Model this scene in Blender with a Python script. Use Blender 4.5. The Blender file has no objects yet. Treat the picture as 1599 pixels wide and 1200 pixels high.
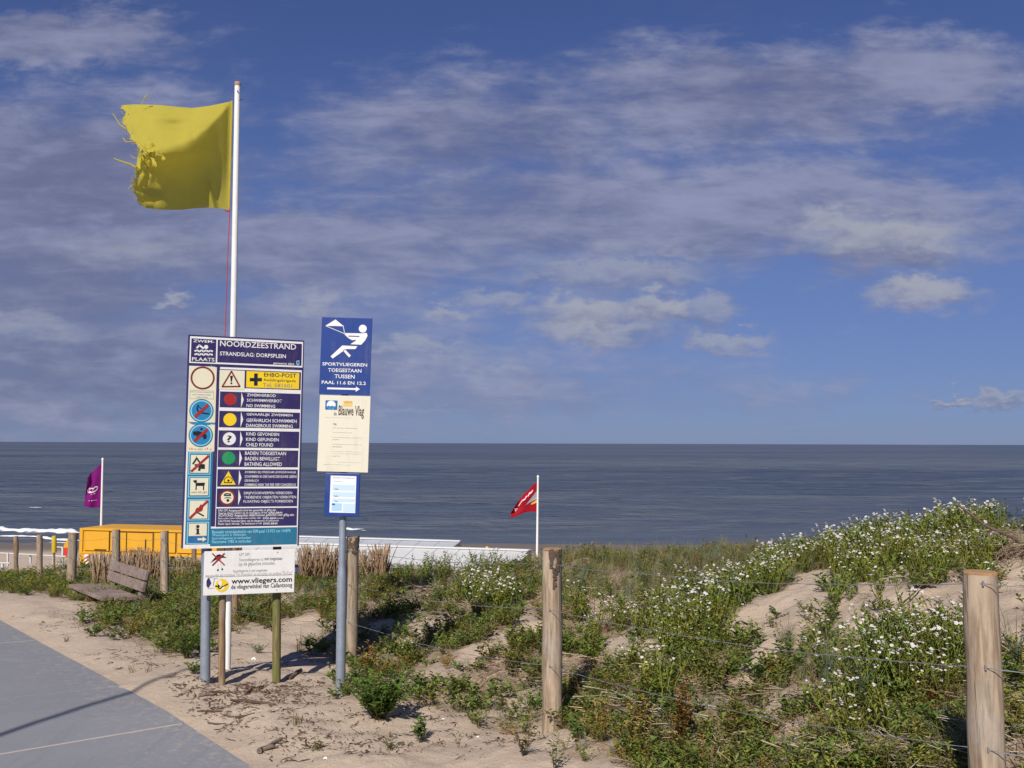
import bpy, math, random
import numpy as np
from mathutils import Vector, Matrix, noise as mnoise

# ------------------------------------------------------------------ camera, sky, sun, exposure
FPX = 1555.0                       # focal length in photograph pixels (1599 wide)
CAMH = 1.85
PITCH = math.atan(92.5 / FPX)
ROLL = math.radians(0.18)
scene = bpy.context.scene
COL = scene.collection
_f = Vector((0, math.cos(PITCH), math.sin(PITCH)))
_u0 = Vector((0, -math.sin(PITCH), math.cos(PITCH)))
_r0 = Vector((1, 0, 0))
_r = _r0 * math.cos(ROLL) + _u0 * math.sin(ROLL)
_u = _u0 * math.cos(ROLL) - _r0 * math.sin(ROLL)
cam_data = bpy.data.cameras.new('camera')
cam = bpy.data.objects.new('camera', cam_data)
COL.objects.link(cam)
cam_data.sensor_width = 36.0
cam_data.lens = 36.0 * FPX / 1599.0
cam_data.clip_start = 0.05
cam_data.clip_end = 90000
cam.matrix_world = Matrix(((_r.x, _u.x, -_f.x, 0), (_r.y, _u.y, -_f.y, 0), (_r.z, _u.z, -_f.z, CAMH), (0, 0, 0, 1)))
scene.camera = cam

SUN_AZ = Vector((-0.30, -0.954)).normalized()     # towards the sun, on the ground
SUN_EL = math.radians(40)
SUN_STRENGTH = 5.0
SKY_STRENGTH = 0.078
EXPOSURE = 0.08

sun_data = bpy.data.lights.new('sun', 'SUN')
sun_data.energy = SUN_STRENGTH
sun_data.angle = math.radians(0.53)
sun_data.color = (1.0, 0.93, 0.82)
sun = bpy.data.objects.new('sun', sun_data)
COL.objects.link(sun)
sdir = Vector((SUN_AZ.x * math.cos(SUN_EL), SUN_AZ.y * math.cos(SUN_EL), math.sin(SUN_EL)))
sun.rotation_euler = (-sdir).to_track_quat('-Z', 'Y').to_euler()
sun.location = (-6, -8, 12)

scene.view_settings.view_transform = 'Standard'
scene.view_settings.look = 'None'
scene.view_settings.exposure = EXPOSURE
scene.view_settings.gamma = 1.0
scene.view_settings.use_curve_mapping = False
scene.cycles.max_bounces = 6
scene.cycles.transparent_max_bounces = 6

world = bpy.data.worlds.new('World')
scene.world = world
world.use_nodes = True


class NT:
    """small helper round a node tree"""
    def __init__(self, tree):
        self.t = tree
        self.n = tree.nodes
        self.l = tree.links

    def node(self, kind, **kw):
        nd = self.n.new(kind)
        for k, v in kw.items():
            setattr(nd, k, v)
        return nd

    def put(self, sock, val):
        if val is None:
            return
        if hasattr(val, 'is_output') or hasattr(val, 'links'):
            self.l.new(val, sock)
        else:
            if isinstance(val, (tuple, list)) and len(val) == 3 and sock.type == 'RGBA':
                val = (*val, 1.0)
            sock.default_value = val

    def math(self, op, a, b=None, c=None, clamp=False):
        nd = self.node('ShaderNodeMath', operation=op, use_clamp=clamp)
        self.put(nd.inputs[0], a)
        self.put(nd.inputs[1], b)
        self.put(nd.inputs[2], c)
        return nd.outputs[0]

    def vmath(self, op, a, b=None, out=0):
        nd = self.node('ShaderNodeVectorMath', operation=op)
        self.put(nd.inputs[0], a)
        self.put(nd.inputs[1], b)
        return nd.outputs[out]

    def noise(self, vec, scale, detail=4, rough=0.55, dist=0.0, color=False, dims='3D'):
        nd = self.node('ShaderNodeTexNoise', noise_dimensions=dims)
        self.put(nd.inputs['Vector'], vec)
        self.put(nd.inputs['Scale'], scale)
        self.put(nd.inputs['Detail'], detail)
        self.put(nd.inputs['Roughness'], rough)
        self.put(nd.inputs['Distortion'], dist)
        return nd.outputs['Color' if color else 'Fac']

    def ramp(self, fac, lo, hi, a=0.0, b=1.0, smooth=True):
        nd = self.node('ShaderNodeMapRange', interpolation_type='SMOOTHSTEP' if smooth else 'LINEAR')
        self.put(nd.inputs['Value'], fac)
        self.put(nd.inputs['From Min'], lo)
        self.put(nd.inputs['From Max'], hi)
        self.put(nd.inputs['To Min'], a)
        self.put(nd.inputs['To Max'], b)
        return nd.outputs[0]

    def mix(self, fac, a, b, mode='MIX'):
        nd = self.node('ShaderNodeMix', data_type='RGBA', blend_type=mode)
        self.put(nd.inputs[0], fac)
        self.put(nd.inputs[6], a)
        self.put(nd.inputs[7], b)
        return nd.outputs[2]

    def mapping(self, vec, scale=(1, 1, 1), loc=(0, 0, 0), rot=(0, 0, 0)):
        nd = self.node('ShaderNodeMapping')
        self.put(nd.inputs['Vector'], vec)
        nd.inputs['Scale'].default_value = scale
        nd.inputs['Location'].default_value = loc
        nd.inputs['Rotation'].default_value = rot
        return nd.outputs[0]

    def combine(self, x, y, z):
        nd = self.node('ShaderNodeCombineXYZ')
        self.put(nd.inputs[0], x)
        self.put(nd.inputs[1], y)
        self.put(nd.inputs[2], z)
        return nd.outputs[0]

    def sep(self, v):
        nd = self.node('ShaderNodeSeparateXYZ')
        self.put(nd.inputs[0], v)
        return nd.outputs


def build_world():
    t = NT(world.node_tree)
    t.n.clear()
    out = t.node('ShaderNodeOutputWorld')
    bg = t.node('ShaderNodeBackground')
    bg.inputs['Strength'].default_value = SKY_STRENGTH
    sky = t.node('ShaderNodeTexSky')
    sky.sky_type = 'NISHITA'
    sky.sun_disc = False
    sky.sun_elevation = SUN_EL
    sky.sun_rotation = math.atan2(SUN_AZ.x, SUN_AZ.y) % (2 * math.pi)
    sky.altitude = 0
    sky.air_density = 0.7
    sky.dust_density = 0.25
    sky.ozone_density = 4.0
    tc = t.node('ShaderNodeTexCoord')
    d = tc.outputs['Generated']
    sx, sy, sz = t.sep(d)
    zc = t.math('MAXIMUM', sz, 0.0)
    # perspective layer coordinates: a cloud deck overhead
    den = t.math('ADD', zc, 0.11)
    px = t.math('DIVIDE', sx, den)
    py = t.math('DIVIDE', sy, den)
    deck = t.combine(px, py, 0.0)
    # angular coordinates (right of view axis, above the horizon) for single clouds
    ysafe = t.math('MAXIMUM', sy, 0.15)
    ax = t.math('DIVIDE', sx, ysafe)
    az = t.math('DIVIDE', sz, ysafe)
    ang = t.combine(ax, az, 0.0)
    angs = t.combine(ax, t.math('MULTIPLY', az, 2.2), 0.0)
    dn = t.noise(ang, 9.0, 5, 0.6, color=True)
    dn2 = t.noise(angs, 26.0, 4, 0.6, color=True)
    off = t.vmath('ADD', t.vmath('SCALE', t.vmath('SUBTRACT', dn, (0.5, 0.5, 0.5)), None), t.vmath('SCALE', t.vmath('SUBTRACT', dn2, (0.5, 0.5, 0.5)), None))
    for nd in t.n:
        if nd.bl_idname == 'ShaderNodeVectorMath' and nd.operation == 'SCALE':
            nd.inputs['Scale'].default_value = 0.06
    pos = t.vmath('ADD', ang, off)
    qx, qz, _ = t.sep(pos)
    wisp = t.noise(t.mapping(angs, (1.0, 1.0, 1.0), (3.1, 0.7, 0)), 5.0, 7, 0.62, 0.35)
    fine = t.noise(t.mapping(angs, (1.0, 1.6, 1.0), (0, 0, 4), (0, 0, -0.12)), 15.0, 6, 0.6, 0.3)
    deckn = t.noise(t.mapping(deck, (1, 0.55, 1), (1.7, 4.2, 0)), 0.85, 8, 0.6, 0.5)

    def blob(cx, cy, rx, ry, soft=0.55):
        """soft cloud body centred at a photograph position, as a direction in the sky"""
        X = (cx - 800) / FPX
        Z = (692 - cy) / FPX
        a = t.math('DIVIDE', t.math('SUBTRACT', qx, X), rx / FPX)
        b = t.math('DIVIDE', t.math('SUBTRACT', qz, Z), ry / FPX)
        r = t.math('SQRT', t.math('ADD', t.math('MULTIPLY', a, a), t.math('MULTIPLY', b, b)))
        return t.ramp(r, 1.0 + soft, 1.0 - soft, 0.0, 1.0), b

    front = t.ramp(sy, 0.2, 0.35)
    # broad thin sheets
    sheets = None
    for (cx, cy, rx, ry, w) in [(980, 330, 560, 95, 1.0), (1180, 140, 320, 95, 1.0), (760, 195, 280, 100, 0.9), (1440, 110, 220, 70, 0.9),
                                (480, 390, 400, 95, 0.95), (1250, 330, 400, 75, 0.9),
                                (90, 310, 300, 170, 1.15), (60, 440, 320, 110, 1.0), (60, 35, 210, 50, 1.0), (220, 60, 130, 40, 0.5),
                                (560, 255, 180, 70, 0.7), (220, 570, 520, 110, 1.0), (700, 600, 500, 60, 0.55), (1200, 620, 500, 40, 0.4), (100, 190, 160, 50, 0.8), (560, 500, 240, 60, 0.6)]:
        m, _b = blob(cx, cy, rx, ry, 0.75)
        m = t.math('MULTIPLY', m, w)
        sheets = m if sheets is None else t.math('MAXIMUM', sheets, m)
    tex = t.math('ADD', t.math('MULTIPLY', wisp, 0.65), t.math('MULTIPLY', fine, 0.35))
    sheet = t.math('MULTIPLY', t.ramp(t.math('ADD', tex, t.math('MULTIPLY', sheets, 0.42)), 0.55, 0.92), front)
    generic = t.math('MULTIPLY', t.ramp(deckn, 0.5, 0.78), 0.55)
    gmask = t.math('SUBTRACT', 1.0, t.math('MULTIPLY', front, 0.75))
    sheet = t.math('MAXIMUM', sheet, t.math('MULTIPLY', generic, gmask))
    # cumulus puffs low over the sea
    puffs = None
    shade = None
    for (cx, cy, rx, ry, w) in [(905, 492, 80, 38, 1.0), (1025, 485, 70, 32, 1.0), (930, 525, 110, 24, 0.9), (775, 470, 65, 20, 0.75),
                                (1110, 482, 44, 26, 0.75), (1135, 532, 75, 19, 0.8), (1445, 455, 78, 30, 1.0), (1390, 375, 140, 42, 1.0), (1300, 352, 44, 30, 1.0),
                                (690, 500, 42, 22, 0.85), (640, 555, 70, 18, 0.8), (770, 580, 60, 10, 0.45), (490, 485, 46, 24, 0.9),
                                (275, 470, 26, 15, 0.9), (960, 425, 160, 30, 0.8), (1060, 395, 60, 20, 0.5), (700, 555, 50, 12, 0.5), (590, 470, 60, 18, 0.4), (1480, 624, 44, 9, 0.9), (1492, 611, 14, 8, 0.9), (1560, 628, 50, 13, 0.8),
                                (1215, 590, 30, 8, 0.3), (640, 640, 70, 10, 0.35), (40, 520, 90, 30, 0.5), (200, 395, 110, 34, 0.5)]:
        m, b = blob(cx, cy, rx, ry, 0.5)
        m = t.math('MULTIPLY', m, w)
        s = t.math('MULTIPLY', m, t.ramp(b, -0.9, 0.5))
        puffs = m if puffs is None else t.math('MAXIMUM', puffs, m)
        shade = s if shade is None else t.math('MAXIMUM', shade, s)
    puffs = t.math('MULTIPLY', puffs, front)
    shade = t.math('MULTIPLY', shade, front)
    puffs = t.math('MULTIPLY', puffs, t.ramp(fine, 0.2, 0.5, 0.55, 1.0))
    cover = t.math('MAXIMUM', t.math('MULTIPLY', sheet, 0.95), puffs)
    # thin veil towards the horizon
    veil = t.ramp(sz, 0.42, 0.0, 0.12, 0.62)
    CL = (3.75, 3.98, 5.7)
    CS = (1.85, 2.0, 3.35)
    CB = (4.7, 4.85, 5.5)
    hazec = (1.75, 2.35, 4.1)
    skyc = t.mix(1.0, sky.outputs[0], (0.60, 0.66, 1.0), 'MULTIPLY')
    base = t.mix(veil, skyc, hazec)
    bank = None
    for (cx, cy, rx, ry, w) in [(60, 270, 260, 70, 0.9), (110, 430, 300, 70, 0.8), (150, 580, 420, 60, 0.7), (760, 200, 130, 50, 0.6), (1220, 120, 120, 50, 0.5), (1400, 385, 130, 22, 0.6), (940, 510, 130, 26, 0.5), (700, 640, 600, 40, 0.5)]:
        m, _b = blob(cx, cy, rx, ry, 0.8)
        m = t.math('MULTIPLY', m, w)
        bank = m if bank is None else t.math('MAXIMUM', bank, m)
    lum = t.ramp(t.math('SUBTRACT', t.math('ADD', t.math('MULTIPLY', wisp, 0.5), t.math('MULTIPLY', fine, 0.5)), t.math('MULTIPLY', t.math('MULTIPLY', bank, front), 0.12)), 0.30, 0.68)
    grey = t.mix(lum, CS, CL)
    ccol = t.mix(shade, grey, CB)
    res = t.mix(t.math('MULTIPLY', cover, 0.85), base, ccol)
    t.l.new(res, bg.inputs['Color'])
    t.l.new(bg.outputs[0], out.inputs['Surface'])


build_world()

# ------------------------------------------------------------------ helpers
R = random.Random(7)
RNG = np.random.default_rng(11)


def P(px, py, depth):
    """world point seen at photograph pixel (px, py), `depth` metres ahead of the camera along Y"""
    d = _f + _r * ((px - 799.5) / FPX) + _u * (-(py - 600.0) / FPX)
    s = depth / d.y
    return Vector((d.x * s, depth, CAMH + d.z * s))


def Pz(px, py, z):
    d = _f + _r * ((px - 799.5) / FPX) + _u * (-(py - 600.0) / FPX)
    s = (z - CAMH) / d.z
    return Vector((d.x * s, d.y * s, z))


def to_px(x, y, z):
    dx, dy, dz = x, y, z - CAMH
    f = dx * _f.x + dy * _f.y + dz * _f.z
    r = dx * _r.x + dy * _r.y + dz * _r.z
    u = dx * _u.x + dy * _u.y + dz * _u.z
    f = np.maximum(f, 0.05)
    return 799.5 + FPX * r / f, 600.0 - FPX * u / f


MATS = {}


def new_mat(name):
    m = bpy.data.materials.new(name)
    m.use_nodes = True
    t = NT(m.node_tree)
    b = t.n['Principled BSDF']
    MATS[name] = m
    return m, t, b


def plain(name, col, rough=0.6, metal=0.0, var=0.12, scale=8.0, bump=0.0, bscale=60.0, spec=0.4):
    if name in MATS:
        return MATS[name]
    m, t, b = new_mat(name)
    tc = t.node('ShaderNodeTexCoord').outputs['Object']
    n = t.noise(tc, scale, 5, 0.6)
    lo = tuple(c * (1 - var) for c in col)
    hi = tuple(min(1, c * (1 + var)) for c in col)
    cc = t.mix(n, lo, hi)
    if 'sign' in name or 'enamel' in name or 'notice' in name or 'paint' in name:
        g1 = t.noise(t.mapping(tc, (9, 9, 0.7)), 2.2, 5, 0.7)
        g2 = t.noise(tc, 5.0, 6, 0.7)
        cc = t.mix(t.ramp(t.math('MULTIPLY', g1, g2), 0.22, 0.42, 0, 0.15), cc, (0.26, 0.23, 0.19))
    t.put(b.inputs['Base Color'], cc)
    b.inputs['Roughness'].default_value = rough
    b.inputs['Metallic'].default_value = metal
    b.inputs['Specular IOR Level'].default_value = spec
    if bump:
        bn = t.node('ShaderNodeBump')
        bn.inputs['Strength'].default_value = bump
        bn.inputs['Distance'].default_value = 0.01
        t.put(bn.inputs['Height'], t.noise(tc, bscale, 4, 0.6))
        t.l.new(bn.outputs[0], b.inputs['Normal'])
    return m


def wood(name, col, dark, long_axis='Z', sc=14.0, rough=0.85, green=None):
    if name in MATS:
        return MATS[name]
    m, t, b = new_mat(name)
    tc = t.node('ShaderNodeTexCoord').outputs['Object']
    s = [1.0, 1.0, 1.0]
    s['XYZ'.index(long_axis)] = 0.09
    grain = t.noise(t.mapping(tc, tuple(s)), sc * 4, 6, 0.65, 0.4)
    blot = t.noise(t.mapping(tc, (1, 1, 0.45)), 7.0, 4, 0.6)
    c = t.mix(t.ramp(grain, 0.35, 0.7), dark, col)
    c = t.mix(t.ramp(blot, 0.5, 0.66, 0, 0.75), c, tuple(x * 0.55 + y * 0.25 for x, y in zip(col, dark)))
    pale = t.noise(t.mapping(tc, (1, 1, 0.3), (4, 2, 9)), 4.0, 4, 0.6)
    c = t.mix(t.ramp(pale, 0.5, 0.68, 0, 0.55), c, tuple(min(1, x * 1.2) for x in col))
    if green:
        gz_ = t.noise(t.mapping(tc, (1, 1, 0.3), (1, 7, 3)), 6.0, 4, 0.6)
        c = t.mix(t.ramp(gz_, 0.3, 0.6, 0, 0.85), c, green)
    s2 = [1.0, 1.0, 1.0]
    s2['XYZ'.index(long_axis)] = 0.05
    crack = t.noise(t.mapping(tc, tuple(s2), (3, 1, 2)), sc * 2.2, 3, 0.5, 0.2)
    line = t.math('MULTIPLY', t.ramp(crack, 0.60, 0.63), t.ramp(crack, 0.68, 0.65))
    c = t.mix(t.math('MULTIPLY', line, 0.55), c, tuple(x * 0.5 for x in dark))
    worn = t.noise(t.mapping(tc, (1, 1, 0.5), (8, 3, 1)), 9.0, 5, 0.65)
    c = t.mix(t.ramp(worn, 0.52, 0.75, 0, 0.55), c, tuple(x * 0.8 for x in dark))
    grey = t.noise(t.mapping(tc, (1, 1, 0.6), (2, 9, 5)), 5.0, 5, 0.6)
    c = t.mix(t.ramp(grey, 0.45, 0.65, 0, 0.5), c, tuple(0.55 * sum(col) / 3 + 0.45 * x for x in col))
    grain = t.math('SUBTRACT', grain, t.math('MULTIPLY', line, 0.8))
    t.put(b.inputs['Base Color'], c)
    b.inputs['Roughness'].default_value = rough
    b.inputs['Specular IOR Level'].default_value = 0.2
    bn = t.node('ShaderNodeBump')
    bn.inputs['Strength'].default_value = 0.55
    bn.inputs['Distance'].default_value = 0.006
    t.put(bn.inputs['Height'], grain)
    t.l.new(bn.outputs[0], b.inputs['Normal'])
    return m


def cloth(name, col, trans=0.35, fade=0.12):
    m, t, b = new_mat(name)
    tc = t.node('ShaderNodeTexCoord').outputs['Object']
    n = t.noise(tc, 5.0, 5, 0.6)
    c = t.mix(n, tuple(x * (1 - fade) for x in col), tuple(min(1, x * (1 + fade)) for x in col))
    weave = t.noise(tc, 260.0, 2, 0.5)
    bn = t.node('ShaderNodeBump')
    bn.inputs['Strength'].default_value = 0.12
    bn.inputs['Distance'].default_value = 0.003
    t.put(bn.inputs['Height'], weave)
    t.put(b.inputs['Base Color'], c)
    b.inputs['Roughness'].default_value = 0.85
    b.inputs['Specular IOR Level'].default_value = 0.15
    t.l.new(bn.outputs[0], b.inputs['Normal'])
    tr = t.node('ShaderNodeBsdfTranslucent')
    t.put(tr.inputs['Color'], c)
    mx = t.node('ShaderNodeMixShader')
    mx.inputs[0].default_value = trans
    t.l.new(b.outputs[0], mx.inputs[1])
    t.l.new(tr.outputs[0], mx.inputs[2])
    t.l.new(mx.outputs[0], t.n['Material Output'].inputs['Surface'])
    return m


class MB:
    """collects geometry in world space; build() links ONE mesh object"""
    def __init__(self):
        self.v = []
        self.f = []

    def add(self, vs, fs):
        o = len(self.v)
        self.v.extend([Vector(p) for p in vs])
        self.f.extend([tuple(i + o for i in f) for f in fs])
        return self

    def box(self, c, ax, ay, az):
        """box with half-axes ax, ay, az"""
        c, ax, ay, az = Vector(c), Vector(ax), Vector(ay), Vector(az)
        vs = [c + ax * i + ay * j + az * k for k in (-1, 1) for j in (-1, 1) for i in (-1, 1)]
        return self.add(vs, [(0, 2, 3, 1), (4, 5, 7, 6), (0, 1, 5, 4), (2, 6, 7, 3), (0, 4, 6, 2), (1, 3, 7, 5)])

    def rings(self, pts, rads, n=12, cap=True, jitter=0.0, seed=0):
        rr = random.Random(seed)
        pts = [Vector(p) for p in pts]
        vs, fs = [], []
        for i, p in enumerate(pts):
            tdir = (pts[min(i + 1, len(pts) - 1)] - pts[max(i - 1, 0)]).normalized()
            ref = Vector((0, 1, 0)) if abs(tdir.y) < 0.9 else Vector((1, 0, 0))
            a = tdir.cross(ref).normalized()
            b = tdir.cross(a).normalized()
            for k in range(n):
                an = 2 * math.pi * k / n
                r = rads[i] * (1 + jitter * rr.uniform(-1, 1))
                vs.append(p + a * (math.cos(an) * r) + b * (math.sin(an) * r))
        for i in range(len(pts) - 1):
            for k in range(n):
                k2 = (k + 1) % n
                fs.append((i * n + k, i * n + k2, (i + 1) * n + k2, (i + 1) * n + k))
        if cap:
            fs.append(tuple(reversed(range(n))))
            fs.append(tuple((len(pts) - 1) * n + k for k in range(n)))
        return self.add(vs, fs)

    def tube(self, pts, r, n=6):
        return self.rings(pts, [r] * len(pts), n)

    def build(self, name, mat, parent=None, smooth=False, bevel=0.0):
        me = bpy.data.meshes.new(name)
        off = Vector((0, 0, 0))
        p = parent
        while p is not None:
            off = off + p.location
            p = p.parent
        me.from_pydata([tuple(q - off) for q in self.v], [], self.f)
        me.validate()
        me.update()
        if mat is not None:
            me.materials.append(mat)
        if smooth:
            me.polygons.foreach_set('use_smooth', [True] * len(me.polygons))
        ob = bpy.data.objects.new(name, me)
        COL.objects.link(ob)
        if parent is not None:
            ob.parent = parent
        if bevel:
            md = ob.modifiers.new('bevel', 'BEVEL')
            md.width = bevel
            md.segments = 2
            md.limit_method = 'ANGLE'
        if smooth:
            md = ob.modifiers.new('edges', 'EDGE_SPLIT')
            md.split_angle = math.radians(50)
        return ob


def tag(o, label=None, cat=None, group=None, kind=None):
    if label:
        o['label'] = label
    if cat:
        o['category'] = cat
    if group:
        o['group'] = group
    if kind:
        o['kind'] = kind
    return o


def empty(name, loc, label=None, cat=None, group=None):
    o = bpy.data.objects.new(name, None)
    o.empty_display_size = 0.2
    o.location = loc
    COL.objects.link(o)
    return tag(o, label, cat, group)


def tri_mesh(name, verts, tris, mat, col=None, smooth=False):
    """big triangle mesh from numpy arrays, with optional per-vertex colour"""
    me = bpy.data.meshes.new(name)
    nv, nf = len(verts), len(tris)
    me.vertices.add(nv)
    me.vertices.foreach_set('co', np.ascontiguousarray(verts, dtype=np.float32).ravel())
    me.loops.add(nf * 3)
    me.loops.foreach_set('vertex_index', np.ascontiguousarray(tris, dtype=np.int32).ravel())
    me.polygons.add(nf)
    me.polygons.foreach_set('loop_start', np.arange(0, nf * 3, 3, dtype=np.int32))
    if smooth:
        me.polygons.foreach_set('use_smooth', np.ones(nf, dtype=bool))
    me.update(calc_edges=True)
    if col is not None:
        at = me.attributes.new('Col', 'FLOAT_COLOR', 'POINT')
        c4 = np.ones((nv, 4), dtype=np.float32)
        c4[:, :3] = col
        at.data.foreach_set('color', c4.ravel())
    me.materials.append(mat)
    ob = bpy.data.objects.new(name, me)
    COL.objects.link(ob)
    return ob


# numpy value noise ----------------------------------------------------------
def _hash(ix, iy, seed):
    h = (ix.astype(np.int64) * 374761393 + iy.astype(np.int64) * 668265263 + seed * 1442695041) & 0xFFFFFFFF
    h = ((h ^ (h >> 13)) * 1274126177) & 0xFFFFFFFF
    h = h ^ (h >> 16)
    return (h & 0xFFFFFF) / float(0xFFFFFF)


def vnoise(x, y, seed=0):
    x = np.asarray(x, dtype=np.float64)
    y = np.asarray(y, dtype=np.float64)
    ix, iy = np.floor(x), np.floor(y)
    fx, fy = x - ix, y - iy
    fx = fx * fx * (3 - 2 * fx)
    fy = fy * fy * (3 - 2 * fy)
    a = _hash(ix, iy, seed)
    b = _hash(ix + 1, iy, seed)
    c = _hash(ix, iy + 1, seed)
    d = _hash(ix + 1, iy + 1, seed)
    return (a * (1 - fx) + b * fx) * (1 - fy) + (c * (1 - fx) + d * fx) * fy


def fbm(x, y, seed=0, oct=4):
    s, a, tot = 0.0, 1.0, 0.0
    for i in range(oct):
        s = s + a * vnoise(x * 2 ** i, y * 2 ** i, seed + i * 17)
        tot += a
        a *= 0.5
    return s / tot


def sstep(a, b, x):
    t = np.clip((x - a) / (b - a), 0, 1)
    return t * t * (3 - 2 * t)


# ------------------------------------------------------------------ terrain
E0 = np.array([-1.5, 5.84])
ED = np.array([-0.604, 0.797])            # direction of the path's right edge
EN = np.array([0.797, 0.604])             # to the right of it
PATH_W = 3.6
SEA_Z = -8.0


def zpath(x, y):
    return -0.045 * np.maximum(0, y - 7) - 0.05 * np.maximum(0, y - 13)


def edge_sd(x, y):
    return (x - E0[0]) * EN[0] + (y - E0[1]) * EN[1]


def zfar(x, y):
    slope = -0.10 - 0.133 * (y - 13)
    beach = -6.6 - 0.0233 * (y - 38)
    k = 0.8
    return np.log(np.exp(slope / k) + np.exp(beach / k)) * k


ctrl_px = [  # (pixel x, pixel y, depth) of bare ground seen in the photograph
    (862, 1135, 6.4), (548, 1058, 8.8), (366, 990, 11.3), (256, 952, 13.5), (181, 932, 15.5), (113, 914, 17.5), (62, 916, 19.5), (25, 918, 21.5),
    (320, 1061, 7.74), (346, 1079, 7.79), (431, 1063, 7.96), (355, 1043, 8.2), (531, 1081, 7.42),
    (600, 1200, 5.65), (800, 1200, 5.5), (1000, 1200, 5.15), (450, 1190, 5.8),
    (700, 1000, 8.9), (650, 952, 10.8), (850, 1000, 8.6), (850, 945, 10.7), (1000, 950, 9.2), (1000, 884, 12.0), (700, 915, 13.0), (850, 887, 13.0),
    (540, 908, 14.3), (400, 922, 14.2), (470, 960, 11.5), (430, 1000, 10.0), (190, 915, 17.5), (300, 908, 16.2), (60, 897, 23.5), (150, 893, 22.0), (230, 893, 20.0), (0, 898, 24.5), (290, 892, 18.5),
    (1000, 1100, 6.0), (1000, 1030, 7.2), (1160, 1090, 5.7), (1200, 1200, 4.7), (1400, 1120, 4.9), (1420, 1200, 4.3),
    (1160, 985, 6.9), (1280, 915, 7.8), (1180, 1050, 6.1), (1350, 985, 6.0), (1480, 960, 5.8), (1580, 905, 6.6), (1590, 865, 7.2), (1480, 885, 7.9),
    (1590, 1050, 4.8), (1590, 1180, 4.0),
    (1100, 940, 8.6), (1100, 880, 11.4), (1250, 902, 9.2), (1250, 890, 10.6), (1400, 872, 9.0), (1400, 866, 10.0), (1520, 842, 8.6), (1520, 836, 9.3), (1610, 832, 8.7),
    (150, 960, 12.2), (215, 990, 10.8), (60, 932, 16.0), (270, 1035, 8.8), (170, 940, 13.2)]
ctrl = [tuple(P(*c)) for c in ctrl_px]
for tt in np.arange(-8, 14, 1.5):          # sand shoulder along the path
    q = E0 + ED * tt + EN * 0.55
    ctrl.append((q[0], q[1], float(zpath(q[0], q[1])) + 0.05))
    q = E0 + ED * tt - EN * (PATH_W + 0.8)
    ctrl.append((q[0], q[1], float(zpath(q[0], q[1])) + 0.12))
for (x, y, z) in [(1.74, 3.7, 0.30), (3, 2.5, 0.5), (1.2, 2.5, 0.12), (0, 2, 0.0), (0, -3, 0), (4, -3, 0.3), (-6, -4, 0), (7, 3, 1.0), (8, 8, 1.1), (12, 9, 1.1),
                  (0, 4.5, 0.0), (7.5, 13, 0.15), (12, 14, 0.2), (4, 14.5, 0.08), (0, 15.5, -0.3), (-3, 16.5, -0.6), (-12, 14, -0.35), (-13, 8, 0.05)]:
    ctrl.append((x, y, z))
for x in (-26, -18, -10, -5, 0, 5, 10, 18):
    for y in (21, 26, 32):
        ctrl.append((x, y, float(zfar(x, y)) + (0.25 if x < -8 and y < 24 else 0)))
ctrl = np.array(ctrl)


def tps_fit(pts, lam=0.02):
    n = len(pts)
    d2 = ((pts[:, None, :2] - pts[None, :, :2]) ** 2).sum(-1)
    K = np.where(d2 > 0, 0.5 * d2 * np.log(np.maximum(d2, 1e-12)), 0) + lam * np.eye(n)
    Pm = np.c_[np.ones(n), pts[:, :2]]
    A = np.zeros((n + 3, n + 3))
    A[:n, :n] = K
    A[:n, n:] = Pm
    A[n:, :n] = Pm.T
    return np.linalg.solve(A, np.r_[pts[:, 2], 0, 0, 0])


TW = tps_fit(ctrl)


def tps(x, y):
    out = np.empty(len(x))
    for s in range(0, len(x), 20000):
        xs, ys = x[s:s + 20000], y[s:s + 20000]
        d2 = (xs[:, None] - ctrl[None, :, 0]) ** 2 + (ys[:, None] - ctrl[None, :, 1]) ** 2
        K = 0.5 * d2 * np.log(np.maximum(d2, 1e-12))
        out[s:s + 20000] = K @ TW[:-3] + TW[-3] + TW[-2] * xs + TW[-1] * ys
    return out


def ground(x, y):
    x = np.atleast_1d(np.asarray(x, dtype=np.float64))
    y = np.atleast_1d(np.asarray(y, dtype=np.float64))
    near = tps(x, np.minimum(y, 34))
    far = zfar(x, y)
    z = near + (far - near) * sstep(21, 30, y)
    sd = edge_sd(x, y)
    zp = zpath(x, y)
    inside = sstep(-0.16, 0.56, sd) + sstep(-PATH_W + 0.3, -PATH_W - 0.6, sd)
    hum = sstep(0.6, 1.8, sd) * sstep(30, 20, y)
    z = z + hum * ((fbm(x * 1.1, y * 1.1, 5, 3) - 0.5) * 0.20 + (fbm(x * 3.2, y * 3.2, 9, 3) - 0.5) * 0.09)
    edge_n = (fbm(x * 0.9, y * 0.9, 21, 2) - 0.5) * 0.045 + (fbm(x * 5, y * 5, 23, 4) - 0.5) * 0.036
    z2 = zp - 0.035 + (np.maximum(z, zp + 0.02) - (zp - 0.035)) * np.clip(inside, 0, 1)
    z2 = z2 + edge_n * sstep(-0.7, -0.05, sd) * sstep(0.8, 0.2, sd)
    lim = sstep(24, 18, y)
    z = z2 * lim + z * (1 - lim)
    foot = (fbm(x * 4.5, y * 4.5, 31, 3) - 0.5) * 0.075 + (fbm(x * 14, y * 14, 37, 2) - 0.5) * 0.024
    z = z + foot * sstep(0.0, 0.5, sd) * sstep(40, 20, y)
    return z


def gz(x, y):
    return float(ground([x], [y])[0])


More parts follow.
